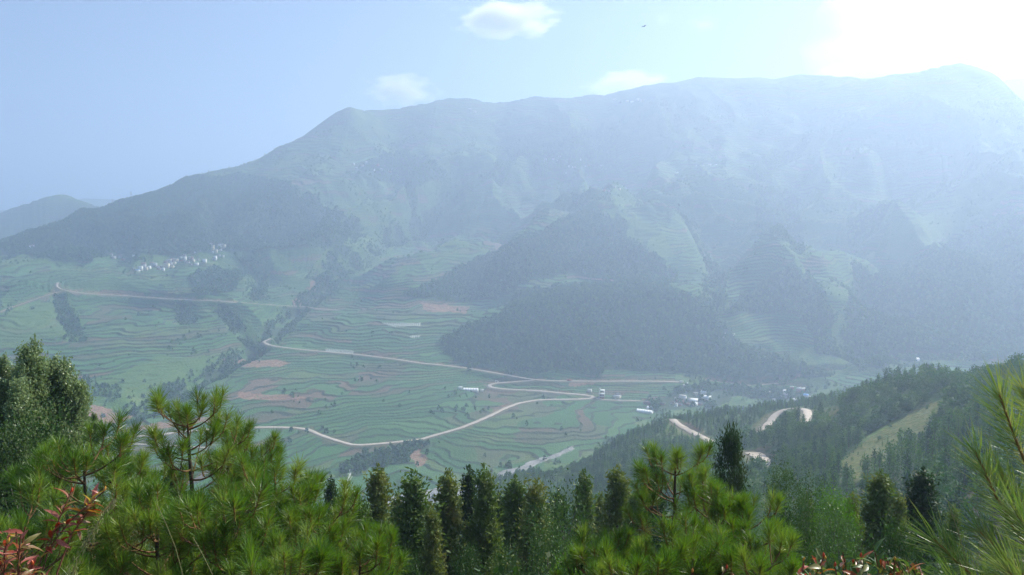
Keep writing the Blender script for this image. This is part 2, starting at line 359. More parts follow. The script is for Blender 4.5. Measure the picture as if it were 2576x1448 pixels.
# ---- terrace bookkeeping: step height grows with altitude
TZ = np.array([-320, -235, -205, -150, -60, 80, 600.0]); TI = np.array([1.5, 1.7, 2.3, 3.6, 6.0, 8.0, 9.0])
tz = np.linspace(-320, 600, 4000); ti = np.interp(tz, TZ, TI); TF = np.concatenate([[0], np.cumsum((tz[1] - tz[0]) / ti)[:-1]])
def terrain(X, Y, fast=False):
    """full ground height and the land cover that goes with it"""
    r = np.hypot(X, Y)
    z = h0(X, Y, fast)
    gmask = np.zeros(X.shape)
    for (d, w, L) in gul:
        bx = (X > L[:, 0].min() - 260) & (X < L[:, 0].max() + 260) & (Y > L[:, 1].min() - 260) & (Y < L[:, 1].max() + 260)
        i = np.where(bx)
        if len(i[0]) == 0: continue
        dist, _ = seg_dist(X[i], Y[i], L)
        dist = dist * (0.75 + 0.5 * vnoise(X[i] / 30, Y[i] / 30, 3))
        if d < 0: z[i] -= .8 * d * np.exp(.6 - np.sqrt((dist / w) ** 2 + .36)) * crest_fade(X[i], Y[i])
        else:
            g = np.exp(-(dist / w) ** 2); z[i] -= d * g; gmask[i] = np.maximum(gmask[i], g)
    px, py = to_pix(X, Y, z)
    jx = (fbm(X / 34, Y / 34, 81, 4) - 0.5) * 110 * np.clip(900 / np.maximum(r, 300), .3, 1.2); jy = (fbm(X / 34, Y / 34, 91, 4) - 0.5) * 42 * np.clip(900 / np.maximum(r, 300), .3, 1.2)
    far = r > 690
    qx, qy = px + jx, py + jy
    forest = poly_any(qx, qy, FOREST) & far
    terr = poly_any(qx, qy, TERRACE) & far & ~forest
    soil = poly_any(px + jx * .4, py + jy * .4, SOIL) & far
    pale = poly_any(px, py, PALE) & far
    bright = poly_any(qx, qy, BRIGHT) & far & ~forest
    gravel = poly_any(px + jx * .3, py + jy * .3, GRAVEL) & far
    grassy = poly_any(px + jx * .15, py + jy * .25, GRASSY) & ~far
    # on the mountain beyond the outlined terraces, fields alternate with scrub
    auto = (fbm(X / 260, Y / 170, 101, 3) > 0.43) & (r > 1250) & ~forest
    terr = terr | auto
    scrub = (fbm(X / 60, Y / 40, 111, 3) > 0.63) & (r > 1000) & (py < 900)
    terr = terr & (gmask < 0.35) & ~gravel
    terr = terr & ~(scrub & (r > 1700))
    forest = forest | ((gmask > 0.62) & (fbm(X / 25, Y / 25, 7, 2) > 0.45) & far)
    t = terr.astype(float)
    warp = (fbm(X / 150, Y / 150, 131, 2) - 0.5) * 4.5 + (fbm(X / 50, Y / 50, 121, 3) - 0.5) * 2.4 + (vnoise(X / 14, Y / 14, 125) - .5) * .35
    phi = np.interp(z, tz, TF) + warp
    ti_ = np.interp(z, TZ, TI)
    f = phi - np.floor(phi)
    s = sstep(0.70, 0.98, f)
    z = z + t * ti_ * (s - f) * (.35 + .7 * vnoise(X / 60, Y / 25, 141))
    road = np.zeros(X.shape); cut = np.zeros(X.shape)
    for nm, (w, L) in lines.items():
        bx = (X > L[:, 0].min() - 40) & (X < L[:, 0].max() + 40) & (Y > L[:, 1].min() - 40) & (Y < L[:, 1].max() + 40)
        i = np.where(bx)
        if len(i[0]) == 0: continue
        dist, rz = seg_dist(X[i], Y[i], L)
        k = 1 - sstep(w * .5 + 2.2, w * .5 + 9.0, dist)
        cut[i] = np.maximum(cut[i], np.where((z[i] > rz + 0.8) & (dist < w * .5 + 8), 1.0, 0.0) * k)
        z[i] = z[i] * (1 - k) + (rz - 0.35) * k
        road[i] = np.maximum(road[i], 1 - sstep(w * .5 + 2, w * .5 + 4.5, dist))
    return z, dict(forest=forest, terr=t, soil=soil, pale=pale, bright=bright, gravel=gravel, grassy=grassy, phi=phi, road=road, cut=cut, px=px, py=py, gul=gmask)
def zat(x, y):
    return float(terrain(np.array([float(x)]), np.array([float(y)]))[0][0])

# ------------------------------------------------------------------ materials
class NT:
    def __init__(s, name):
        s.m = bpy.data.materials.new(name); s.m.use_nodes = True; s.t = s.m.node_tree; s.t.nodes.clear()
        s.out = s.t.nodes.new('ShaderNodeOutputMaterial')
    def n(s, t, **kw):
        x = s.t.nodes.new(t)
        for k, v in kw.items(): setattr(x, k, v)
        return x
    def l(s, a, b): s.t.links.new(a, b)
    def _in(s, sock, v):
        if v is None: return
        if isinstance(v, (int, float, tuple, list)):
            if isinstance(v, (tuple, list)) and len(v) == 3 and sock.type == 'RGBA': v = tuple(v) + (1,)
            sock.default_value = v
        else: s.l(v, sock)
    def math(s, op, a, b=None, c=None, clamp=False):
        x = s.n('ShaderNodeMath', operation=op, use_clamp=clamp); s._in(x.inputs[0], a); s._in(x.inputs[1], b); s._in(x.inputs[2], c); return x.outputs[0]
    def vmath(s, op, a, b=None):
        x = s.n('ShaderNodeVectorMath', operation=op); s._in(x.inputs[0], a); s._in(x.inputs[1], b); return x.outputs[0]
    def mix(s, f, a, b):
        x = s.n('ShaderNodeMix', data_type='RGBA'); s._in(x.inputs[0], f); s._in(x.inputs[6], a); s._in(x.inputs[7], b); return x.outputs[2]
    def noise(s, v, scale, detail=3.0, rough=0.55, dims='3D'):
        x = s.n('ShaderNodeTexNoise', noise_dimensions=dims); s._in(x.inputs['Vector'], v); x.inputs['Scale'].default_value = scale
        x.inputs['Detail'].default_value = detail; x.inputs['Roughness'].default_value = rough; return x.outputs[0]
    def ramp(s, v, stops, interp='LINEAR'):
        x = s.n('ShaderNodeValToRGB'); s._in(x.inputs[0], v); e = x.color_ramp; e.interpolation = interp
        while len(e.elements) < len(stops): e.elements.new(0.5)
        for i, (p, c) in enumerate(stops): e.elements[i].position = p; e.elements[i].color = tuple(c) + (1,)
        return x.outputs[0]
    def rng(s, v, a, b, c=0.0, d=1.0, smooth=False):
        x = s.n('ShaderNodeMapRange'); x.interpolation_type = 'SMOOTHSTEP' if smooth else 'LINEAR'
        s._in(x.inputs[0], v); x.inputs[1].default_value = a; x.inputs[2].default_value = b; x.inputs[3].default_value = c; x.inputs[4].default_value = d; return x.outputs[0]
    def attr(s, name):
        x = s.n('ShaderNodeAttribute'); x.attribute_name = name; return x
    def pos(s): return s.n('ShaderNodeNewGeometry').outputs['Position']
    def rand(s): return s.n('ShaderNodeObjectInfo').outputs['Random']
    def bsdf(s, col, rough=0.8, spec=0.3, bump=None, bd=1.0, bs=0.5):
        x = s.n('ShaderNodeBsdfPrincipled'); s._in(x.inputs['Base Color'], col); s._in(x.inputs['Roughness'], rough)
        x.inputs['Specular IOR Level'].default_value = spec
        if bump is not None:
            b = s.n('ShaderNodeBump'); b.inputs['Distance'].default_value = bd; b.inputs['Strength'].default_value = bs
            s.l(bump, b.inputs['Height']); s.l(b.outputs[0], x.inputs['Normal'])
        return x.outputs[0]
    def done(s, sh): s.l(sh, s.out.inputs['Surface']); return s.m

def leaf_mat(name, stops, trans=0.35, rough=0.5, spec=0.3, var=0.35, nscale=3.0, uvgrad=None):
    """foliage: colour from a per-object random value plus a soft world-space variation; some light passes through"""
    t = NT(name)
    v = t.math('ADD', t.math('MULTIPLY', t.rand(), 1 - var), t.math('MULTIPLY', t.noise(t.pos(), nscale, 2.0), var))
    c = t.ramp(v, stops)
    if uvgrad:
        a = t.attr('tint').outputs['Fac']
        c = t.mix(a, c, uvgrad)
    pr = t.bsdf(c, rough, spec)
    tr = t.n('ShaderNodeBsdfTranslucent')
    g = t.n('ShaderNodeHueSaturation'); g.inputs['Saturation'].default_value = 1.15; g.inputs['Value'].default_value = 1.35
    t.l(c, g.inputs['Color']); t.l(g.outputs[0], tr.inputs['Color'])
    mx = t.n('ShaderNodeMixShader'); mx.inputs[0].default_value = trans; t.l(pr, mx.inputs[1]); t.l(tr.outputs[0], mx.inputs[2])
    return t.done(mx.outputs[0])
def plain_mat(name, col, rough=0.8, spec=0.3, nscale=2.0, amt=0.25, bump=0.0, metal=0.0):
    t = NT(name); nz = t.noise(t.pos(), nscale, 4.0)
    c = t.mix(t.rng(nz, .3, .7), tuple(v * (1 - amt) for v in col), tuple(min(1, v * (1 + amt)) for v in col))
    return t.done(t.bsdf(c, rough, spec, nz if bump else None, bump or 1.0))

def make_land():
    t = NT('land_cover')
    p = t.pos()
    A = lambda k: t.attr(k).outputs['Fac']
    phi = A('phi')
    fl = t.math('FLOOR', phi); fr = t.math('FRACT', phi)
    sx = t.n('ShaderNodeSeparateXYZ'); t.l(p, sx.inputs[0])
    # fields: each terrace is cut into lots of its own length
    wn1 = t.n('ShaderNodeTexWhiteNoise', noise_dimensions='1D'); t.l(fl, wn1.inputs['W'])
    along = t.math('MULTIPLY_ADD', sx.outputs[0], 0.016, t.math('ADD', t.math('MULTIPLY', wn1.outputs['Value'], 9.0), t.math('MULTIPLY', t.noise(p, 0.004, 2), 5.0)))
    lot = t.math('FLOOR', along)
    cx = t.n('ShaderNodeCombineXYZ'); t.l(fl, cx.inputs[0]); t.l(lot, cx.inputs[1])
    wn2 = t.n('ShaderNodeTexWhiteNoise', noise_dimensions='2D'); t.l(cx.outputs[0], wn2.inputs['Vector'])
    v = wn2.outputs['Value']
    patch = t.noise(p, 0.006, 2)
    v2 = t.math('ADD', t.math('MULTIPLY', v, 0.78), t.math('MULTIPLY', t.rng(patch, .3, .7), 0.22))
    crop = t.ramp(v2, [(0.0, (.038, .105, .028)), (.25, (.060, .160, .042)), (.45, (.095, .195, .055)), (.60, (.045, .120, .030)), (.70, (.125, .180, .048)), (.80, (.110, .110, .055)), (.85, (.165, .105, .065)), (.95, (.215, .130, .085))])
    # rows of crops and mottling
    mott = t.noise(p, 0.35, 3)
    crop = t.mix(t.rng(mott, .35, .7, 0, .45), crop, (.035, .075, .025))
    furrow = t.math('SINE', t.math('MULTIPLY_ADD', sx.outputs[0], 2.4, t.math('MULTIPLY', v, 6.0)))
    crop = t.mix(t.rng(furrow, .2, 1, 0, .25), crop, (.030, .060, .025))
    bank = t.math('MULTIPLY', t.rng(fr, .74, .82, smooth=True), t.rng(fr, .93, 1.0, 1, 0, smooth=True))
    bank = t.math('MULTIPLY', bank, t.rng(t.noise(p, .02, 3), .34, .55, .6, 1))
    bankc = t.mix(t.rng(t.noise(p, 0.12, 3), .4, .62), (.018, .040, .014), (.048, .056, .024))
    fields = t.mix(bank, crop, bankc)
    # scrubby grass slopes
    g1 = t.noise(p, 0.03, 5, .65); g2 = t.noise(p, 0.35, 4, .6)
    grass = t.ramp(t.math('ADD', t.math('MULTIPLY', g1, .55), t.math('MULTIPLY', g2, .45)), [(.30, (.024, .056, .015)), (.45, (.056, .120, .026)), (.55, (.105, .175, .040)), (.66, (.165, .185, .062)), (.74, (.190, .115, .070))])
    c = t.mix(A('terr'), grass, fields)
    c = t.mix(t.math('MULTIPLY', A('bright'), .75), c, t.mix(t.rng(g2, .4, .6), (.070, .130, .028), (.115, .180, .048)))
    c = t.mix(A('grassy'), c, t.mix(t.rng(t.noise(p, .5, 4), .35, .65), (.065, .115, .024), (.165, .155, .050)))
    c = t.mix(A('forest'), c, t.mix(g2, (.030, .060, .020), (.055, .085, .030)))
    red = t.mix(t.rng(t.noise(p, .2, 4), .35, .65), (.22, .115, .07), (.34, .20, .13))
    c = t.mix(t.math('MULTIPLY', A('soil'), t.rng(g2, .3, .5)), c, red)
    c = t.mix(t.math('MULTIPLY', A('cut'), t.rng(t.noise(p, .08, 3), .38, .55)), c, red)
    pl = t.mix(t.rng(t.math('SINE', t.math('MULTIPLY', sx.outputs[0], 2.0)), -.2, .4), (.16, .22, .12), (.62, .62, .56))
    c = t.mix(t.math('MULTIPLY', A('pale'), .9), c, pl)
    gv = t.mix(t.rng(t.noise(p, .15, 5, .7), .35, .65), (.17, .17, .155), (.40, .38, .35))
    c = t.mix(A('gravel'), c, gv)
    c = t.mix(A('road'), c, t.mix(g2, (.05, .08, .03), (.22, .17, .10)))
    near = A('near')
    litter = t.mix(t.rng(t.noise(p, 3.0, 5), .35, .6), (.020, .030, .012), (.075, .055, .030))
    c = t.mix(near, c, litter)
    hgt = t.math('ADD', t.math('MULTIPLY', g2, 1.2), t.math('MULTIPLY', mott, 1.0))
    return t.done(t.bsdf(c, .9, .15, hgt, 1.6, .55))

M = {}
M['land'] = make_land()
def make_road():
    t = NT('road_surface'); p = t.pos()
    n1 = t.noise(p, .25, 4); n2 = t.noise(p, 1.6, 3)
    c = t.mix(t.rng(n1, .3, .7), (.42, .35, .27), (.56, .48, .39)); c = t.mix(t.rng(n2, .45, .75, 0, .5), c, (.42, .34, .26))
    return t.done(t.bsdf(c, .85, .2, n2, .1))
M['road'] = make_road()
M['needle'] = leaf_mat('pine_needles', [(.15, (.040, .110, .018)), (.5, (.105, .205, .028)), (.85, (.230, .310, .060))], .38, .42, .45, .5, 1.2, (.20, .20, .045))
M['needle_old'] = leaf_mat('pine_needles_old', [(.2, (.085, .125, .022)), (.5, (.150, .170, .035)), (.85, (.230, .190, .055))], .38, .5, .35, .5, 1.5, (.24, .17, .07))
M['needle_close'] = leaf_mat('pine_needles_close', [(.15, (.055, .150, .020)), (.5, (.110, .215, .032)), (.85, (.190, .270, .055))], .35, .34, .45, .6, 3.0, (.42, .36, .16))
M['twig'] = plain_mat('pine_twig', (.16, .085, .040), .8, .2, 20, .4)
M['candle'] = plain_mat('pine_candle', (.28, .15, .05), .7, .3, 30, .35)
M['bark'] = plain_mat('bark', (.075, .055, .042), .9, .2, 14, .5, .02)
M['bark_grey'] = plain_mat('bark_grey', (.15, .135, .115), .9, .2, 10, .4, .02)
M['cypress'] = leaf_mat('cypress_foliage', [(.15, (.055, .110, .024)), (.45, (.105, .165, .036)), (.7, (.170, .195, .048)), (.9, (.230, .180, .060))], .28, .6, .25, .7, 1.3)
M['cypress_dark'] = leaf_mat('cypress_foliage_dark', [(.2, (.022, .050, .016)), (.6, (.042, .075, .022)), (.9, (.085, .080, .032))], .25, .6, .2, .7, 1.3)
M['ridge'] = leaf_mat('ridge_conifer_foliage', [(.0, (.012, .042, .008)), (.35, (.034, .100, .014)), (.7, (.090, .190, .024)), (1, (.165, .225, .042))], .25, .6, .2, .45, .06)
M['ridge_leafy'] = leaf_mat('ridge_broadleaf_foliage', [(.1, (.028, .085, .014)), (.5, (.060, .140, .022)), (.9, (.125, .205, .038))], .3, .55, .25, .45, .06)
M['far_tree'] = leaf_mat('far_tree_foliage', [(.1, (.028, .075, .020)), (.5, (.058, .130, .030)), (.9, (.115, .195, .048))], .22, .7, .15, .4, .02)
M['silver_leaf'] = leaf_mat('silver_green_leaves', [(.15, (.110, .165, .065)), (.5, (.200, .265, .110)), (.9, (.300, .360, .190))], .35, .36, .5, .8, 2.2)
M['glossy_leaf'] = leaf_mat('glossy_dark_leaves', [(.15, (.040, .085, .022)), (.5, (.070, .130, .034)), (.9, (.120, .180, .055))], .22, .5, .3, .7, 3.0)
M['fresh_leaf'] = leaf_mat('fresh_green_leaves', [(.15, (.050, .130, .016)), (.5, (.100, .200, .030)), (.9, (.200, .280, .060))], .4, .4, .4, .8, 3.0)
M['bush'] = leaf_mat('bush_leaves', [(.15, (.022, .052, .014)), (.5, (.045, .090, .022)), (.9, (.090, .120, .035))], .3, .5, .3, .7, 1.6)
M['red_leaf'] = leaf_mat('reddish_shrub_leaves', [(.08, (.06, .11, .02)), (.25, (.15, .17, .04)), (.45, (.33, .13, .07)), (.62, (.42, .15, .11)), (.80, (.30, .05, .03)), (.92, (.52, .36, .10))], .35, .38, .45, .12, 8.0)
M['green_red_leaf'] = leaf_mat('olive_shrub_leaves', [(.08, (.05, .10, .02)), (.45, (.10, .16, .035)), (.68, (.21, .21, .06)), (.82, (.34, .15, .07)), (.94, (.42, .08, .03))], .35, .38, .45, .12, 8.0)
M['red_stem'] = plain_mat('red_stem', (.20, .07, .04), .6, .3, 30, .4)
M['straw'] = leaf_mat('dry_grass', [(.2, (.22, .22, .08)), (.8, (.36, .31, .16))], .3, .6, .3, .6, 6.0)
M['wall_white'] = plain_mat('whitewashed_wall', (.80, .78, .72), .85, .2, .4, .12)
M['wall_cream'] = plain_mat('cream_wall', (.68, .60, .42), .85, .2, .4, .15)
M['wall_grey'] = plain_mat('grey_concrete_wall', (.42, .41, .40), .9, .2, .4, .2)
M['wall_brick'] = plain_mat('brick_wall', (.38, .20, .15), .9, .2, .6, .2)
M['roof_white'] = plain_mat('white_sheet_roof', (.82, .82, .80), .5, .4, .3, .08)
M['roof_tile'] = plain_mat('grey_tile_roof', (.16, .14, .135), .85, .2, .5, .3)
M['roof_brown'] = plain_mat('brown_tile_roof', (.24, .15, .11), .85, .2, .5, .3)
M['roof_flat'] = plain_mat('concrete_roof', (.50, .48, .45), .85, .2, .5, .15)
M['roof_blue'] = plain_mat('blue_sheet_roof', (.12, .32, .62), .5, .4, .5, .1)
M['window'] = plain_mat('dark_window', (.03, .035, .04), .2, .6, .5, .2)
M['steel'] = plain_mat('galvanised_steel', (.35, .36, .37), .5, .4, 2, .15)
M['car_white'] = plain_mat('white_paint', (.80, .80, .78), .3, .5, 2, .03)
M['car_red'] = plain_mat('red_paint', (.45, .06, .04), .35, .5, 2, .05)
M['rubber'] = plain_mat('rubber', (.02, .02, .02), .9, .1, 2, .1)
M['feather'] = plain_mat('dark_feathers', (.03, .03, .03), .8, .2, 5, .2)

# ------------------------------------------------------------------ ground meshes
AZ = np.radians(np.linspace(-38.0, 38.0, 1010))
rr = [1.2]
while rr[-1] < 60: rr.append(rr[-1] + 0.35 + rr[-1] * 0.02)
while rr[-1] < 700: rr.append(rr[-1] + 3.6)
N1 = len(rr) - 1
while rr[-1] < 1500: rr.append(rr[-1] + 2.4)
N2 = len(rr) - 1
while rr[-1] < 2750: rr.append(rr[-1] + 4.2)
while rr[-1] < 4000: rr.append(rr[-1] + 40)
RR = np.array(rr)
def ground_part(name, i0, i1, cols=1):
    az = AZ[::cols]; r = RR[i0:i1 + 1]
    a, q = np.meshgrid(az, r); X = np.sin(a) * q; Y = np.cos(a) * q
    Z, cv = terrain(X, Y)
    nr, nc = X.shape
    idx = np.arange(nr * nc).reshape(nr, nc)
    f = np.stack([idx[:-1, :-1], idx[:-1, 1:], idx[1:, 1:], idx[1:, :-1]], -1).reshape(-1, 4)
    me = mesh_np(name, np.stack([X, Y, Z], -1).reshape(-1, 3), f, M['land'], smooth=True)
    cv['near'] = (1 - sstep(120, 420, q)) * (1 - cv['grassy'])
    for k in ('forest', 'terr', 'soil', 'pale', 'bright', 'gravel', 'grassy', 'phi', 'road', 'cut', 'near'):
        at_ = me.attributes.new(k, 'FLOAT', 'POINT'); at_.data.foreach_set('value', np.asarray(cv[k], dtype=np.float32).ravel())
    return tag(link(name, me), kind='structure')
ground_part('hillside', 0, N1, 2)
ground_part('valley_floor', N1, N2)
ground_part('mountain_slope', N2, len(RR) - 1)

def strip(name, L, w, lift, mat):
    L = np.asarray(L); T = np.gradient(L[:, :2], axis=0); T /= np.linalg.norm(T, axis=1)[:, None] + 1e-9
    N = np.stack([T[:, 1], -T[:, 0]], 1)
    V = []; K = len(L); ks = (-.5, -.42, 0, .42, .5)
    for i in range(K):
        ww = w * (1 + .10 * math.sin(i * 1.7) + .06 * math.sin(i * 4.1))
        for s in ks:
            V.append((L[i, 0] + N[i, 0] * ww * s, L[i, 1] + N[i, 1] * ww * s, L[i, 2] + lift - (.35 if abs(s) == .5 else 0)))
    Fc = [(i * 5 + j, i * 5 + j + 1, i * 5 + j + 6, i * 5 + j + 5) for i in range(K - 1) for j in range(4)]
    return tag(link(name, mesh_np(name, V, np.array(Fc), mat)), kind='structure')
def resample(L, step=5.0):
    d = np.concatenate([[0], np.cumsum(np.linalg.norm(np.diff(L, axis=0), axis=1))])
    s = np.linspace(0, d[-1], max(2, int(d[-1] / step)))
    return np.stack([np.interp(s, d, L[:, k]) for k in range(3)], 1)
M['track'] = plain_mat('dirt_track', (.36, .26, .18), .9, .2, .2, .25)
for nm in ROADS: strip(nm, resample(lines[nm][1]), lines[nm][0], 0.55, M['track' if nm in ('side_track', 'far_track', 'upper_lane') else 'road'])
for nm in RIDGE_ROADS: strip(nm, resample(lines[nm][1], 3.0), lines[nm][0], 0.35, M['road'])

# pale far ridges beyond the mountain, and the ground that carries on to the horizon
def far_ridge(name, pl, r, zb, seed):
    V = []; n = 160
    xs = np.linspace(pl[0][0], pl[-1][0], n); ys = np.interp(xs, [p[0] for p in pl], [p[1] for p in pl])
    for k in range(n):
        p = at(xs[k], ys[k], r); dx, dy, _ = pix_dir(xs[k], 800)
        for j, (dr, q) in enumerate(((-1500, 0), (-900, .3), (-500, .62), (-200, .88), (0, 1), (350, .8), (900, .35), (1600, 0))):
            jit = (float(vnoise(np.array([k / 7. + j]), np.array([j * 3.1]), seed)[0]) - .5) * 30 * (1 if 0 < q < 1 else 0)
            V.append((dx * (r + dr), dy * (r + dr), zb + (p[2] - zb) * q + jit))
    Fc = [(k * 8 + j, (k + 1) * 8 + j, (k + 1) * 8 + j + 1, k * 8 + j + 1) for k in range(n - 1) for j in range(7)]
    t = link(name, mesh_np(name, V, np.array(Fc), M['grass_far'], smooth=True)); return tag(t, kind='structure')
M['grass_far'] = plain_mat('distant_scrub', (.06, .09, .04), .9, .1, .01, .4)
far_ridge('distant_hills', [(-500,560),(-100,545),(0,532),(60,526),(140,520),(220,500),(300,503),(400,520),(600,560),(900,600)], 5200, -320, 3)
far_ridge('distant_hills', [(2380,260),(2450,225),(2510,203),(2560,200),(2620,215),(2750,260),(2900,330)], 4300, -100, 5)
me = mesh_np('far_plain', [(-16000,-3000,-330),(16000,-3000,-330),(16000,16000,-330),(-16000,16000,-330)], np.array([[0,1,2,3]]), M['grass_far'])
tag(link('far_plain', me), kind='structure')

# ------------------------------------------------------------------ air
def box_mesh(name, x0, x1, y0, y1, z0, z1, mat):
    v = [(x, y, z) for z in (z0, z1) for y in (y0, y1) for x in (x0, x1)]
    f = np.array([(0,2,3,1),(4,5,7,6),(0,1,5,4),(2,6,7,3),(0,4,6,2),(1,3,7,5)])
    return mesh_np(name, v, f, mat)
hz = bpy.data.materials.new('valley_haze'); hz.use_nodes = True; ht = hz.node_tree; ht.nodes.clear()
ho = ht.nodes.new('ShaderNodeOutputMaterial'); hv = ht.nodes.new('ShaderNodeVolumePrincipled')
hv.inputs['Color'].default_value = (0.61, 0.765, 1.0, 1); hv.inputs['Density'].default_value = HAZE_D
hv.inputs['Anisotropy'].default_value = HAZE_G
ht.links.new(hv.outputs[0], ho.inputs['Volume']); hz.cycles.homogeneous_volume = True
HZTOP = 640.0
tag(link('haze', box_mesh('haze', -16500, 16500, -3400, 16500, -332, HZTOP, hz)), kind='stuff')
print('terrain top', max(p[2] for p in P), 'rows', len(RR), N1, N2)

# ------------------------------------------------------------------ plant shapes (all plain arrays, shared meshes)
def nrm(v): return v / (np.linalg.norm(v, axis=-1, keepdims=True) + 1e-9)
def rand_unit(n, g=rng):
    v = g.normal(size=(n, 3)); return nrm(v)
def leaf_quads(C, D, Nn, L, Wd):
    """C centres, D long axis, Nn side hint, L length, Wd width -> diamond shaped leaf faces"""
    S = nrm(np.cross(D, Nn)); L = np.asarray(L).reshape(-1, 1); Wd = np.asarray(Wd).reshape(-1, 1)
    a = C - D * L * .5; b = C + S * Wd * .5 - D * L * .05; c = C + D * L * .5; d = C - S * Wd * .5 - D * L * .05
    V = np.stack([a, b, c, d], 1).reshape(-1, 3)
    Fq = np.arange(len(V)).reshape(-1, 4)
    return V, Fq
def tube(path, rad, k=6, cap=True):
    path = np.asarray(path, float); n = len(path); rad = np.broadcast_to(np.asarray(rad, float), (n,))
    T = nrm(np.gradient(path, axis=0)); ref = np.array([0.3, 0.9, 0.1]) if abs(T[0][2]) > .7 else np.array([0, 0, 1.])
    A_ = nrm(np.cross(T, ref)); B_ = np.cross(T, A_)
    th = np.arange(k) * 2 * math.pi / k
    V = (path[:, None, :] + rad[:, None, None] * (np.cos(th)[None, :, None] * A_[:, None, :] + np.sin(th)[None, :, None] * B_[:, None, :])).reshape(-1, 3)
    i = np.arange(n - 1)[:, None] * k + np.arange(k)[None, :]; j = np.arange(n - 1)[:, None] * k + (np.arange(k)[None, :] + 1) % k
    Fq = np.stack([i, j, j + k, i + k], -1).reshape(-1, 4)
    return V, Fq
def join(parts):
    V = []; Fs = []; o = 0
    for v, f in parts: V.append(v); Fs.append(f + o); o += len(v)
    return np.concatenate(V), np.concatenate(Fs)

# --- spire shaped conifer crown: ragged, clumped sprays on short rising branches
def spire_crown(seed, H=1.0, R=.14, nb=150, per=12, leaf=(.022, .008), low=.10, power=.75, spread=1.0, up=.5, nq=5, pt=.02):
    g = np.random.default_rng(seed)
    t = np.sort(g.uniform(0, 1, nb)) ** .9; az = g.uniform(0, 2 * math.pi, nb)
    prof = (1 - t) ** power * np.clip(t * 7 + .45, 0, 1)
    lump = .42 + .95 * vnoise(az * 1.3 + seed, t * 15, seed) + g.uniform(-.15, .25, nb)
    Lb = R * prof * lump + pt * R
    C = []; D = []
    for k in range(nb):
        m = max(3, int(per * (.35 + Lb[k] / R)))
        s = g.uniform(.15, 1, m) ** .7
        d = np.array([math.cos(az[k]), math.sin(az[k]), 0]); rise = up * Lb[k] * s ** 1.3
        base = H * (low + (1 - low) * t[k])
        c = d[None, :] * (Lb[k] * s)[:, None] + np.array([0, 0, base])[None, :] + np.stack([np.zeros(m), np.zeros(m), rise], 1)
        c = c + g.normal(size=(m, 3)) * leaf[0] * .9 * spread
        for q in range(nq):
            C.append(c + g.normal(size=(m, 3)) * leaf[0] * .55); D.append(nrm(d[None, :] * .7 + np.array([0, 0, .55])[None, :] + g.normal(size=(m, 3)) * .65))
    # leader
    m = 14 * nq
    C.append(np.stack([g.normal(0, R * .035, m), g.normal(0, R * .035, m), H * g.uniform(.92, 1.045, m)], 1)); D.append(nrm(np.array([0, 0, 1.])[None, :] + g.normal(size=(m, 3)) * .4))
    C = np.concatenate(C); D = np.concatenate(D); n = len(C)
    return leaf_quads(C, D, rand_unit(n, g), leaf[0] * g.uniform(.7, 1.5, n), leaf[1] * g.uniform(.7, 1.4, n))
def blob_crown(seed, H=1.0, R=.35, clumps=40, per=60, leaf=(.03, .02), low=.3, top=1.0, shape=1.0, leaders=1):
    """broadleaf crown: leaf clumps at branch ends through an uneven egg-shaped volume"""
    g = np.random.default_rng(seed)
    C = []; D = []; cent = []
    for k in range(clumps):
        for _ in range(30):
            z = g.uniform(0, 1); a = g.uniform(0, 2 * math.pi)
            rad = (math.sin(math.pi * min(1, max(.02, z * .86 + .10))) ** shape) * (.7 + .5 * float(vnoise(np.array([a * 1.5 + seed]), np.array([z * 4.]), seed)[0]))
            u = g.uniform(.35, 1) ** .6
            if g.uniform() < .4 + .6 * rad: break
        c = np.array([math.cos(a) * R * rad * u, math.sin(a) * R * rad * u, H * (low + (top - low) * z)])
        cent.append(c)
        m = int(per * g.uniform(.6, 1.4)); sg = R * g.uniform(.13, .24)
        q = g.normal(size=(m, 3)) * np.array([sg, sg, sg * 1.15])
        C.append(c + q); D.append(nrm(q * .6 / sg + g.normal(size=(m, 3)) * .8 + np.array([0, 0, .2])))
    C = np.concatenate(C); D = np.concatenate(D); n = len(C)
    V, Fq = leaf_quads(C, D, rand_unit(n, g), leaf[0] * g.uniform(.7, 1.4, n), leaf[1] * g.uniform(.7, 1.3, n))
    return V, Fq, cent
def trunk_parts(H, r0, cent, seed, nlimb=14, zt=.85):
    g = np.random.default_rng(seed)
    zz = np.linspace(-.04 * H, zt * H, 9); wob = np.cumsum(g.normal(0, .008 * H, (9, 2)), 0)
    path = np.stack([wob[:, 0], wob[:, 1], zz], 1); path[:2, :2] = 0
    parts = [tube(path, np.linspace(r0, r0 * .25, 9), 7)]
    order = g.permutation(len(cent))[:nlimb] if len(cent) else []
    for k in order:
        c = cent[k]; z0 = max(.12 * H, c[2] - np.hypot(c[0], c[1]) * 1.1); z0 = min(z0, zt * H * .95)
        b = np.array([np.interp(z0, zz, path[:, 0]), np.interp(z0, zz, path[:, 1]), z0])
        mid = (b + c) / 2 + np.array([0, 0, -.02 * H])
        parts.append(tube(np.array([b, mid, c]), [r0 * .4, r0 * .25, r0 * .1], 5))
    return join(parts)

def scaled(me, mat, name):
    m = me.copy(); m.materials.clear(); m.materials.append(mat); m.name = name; return m

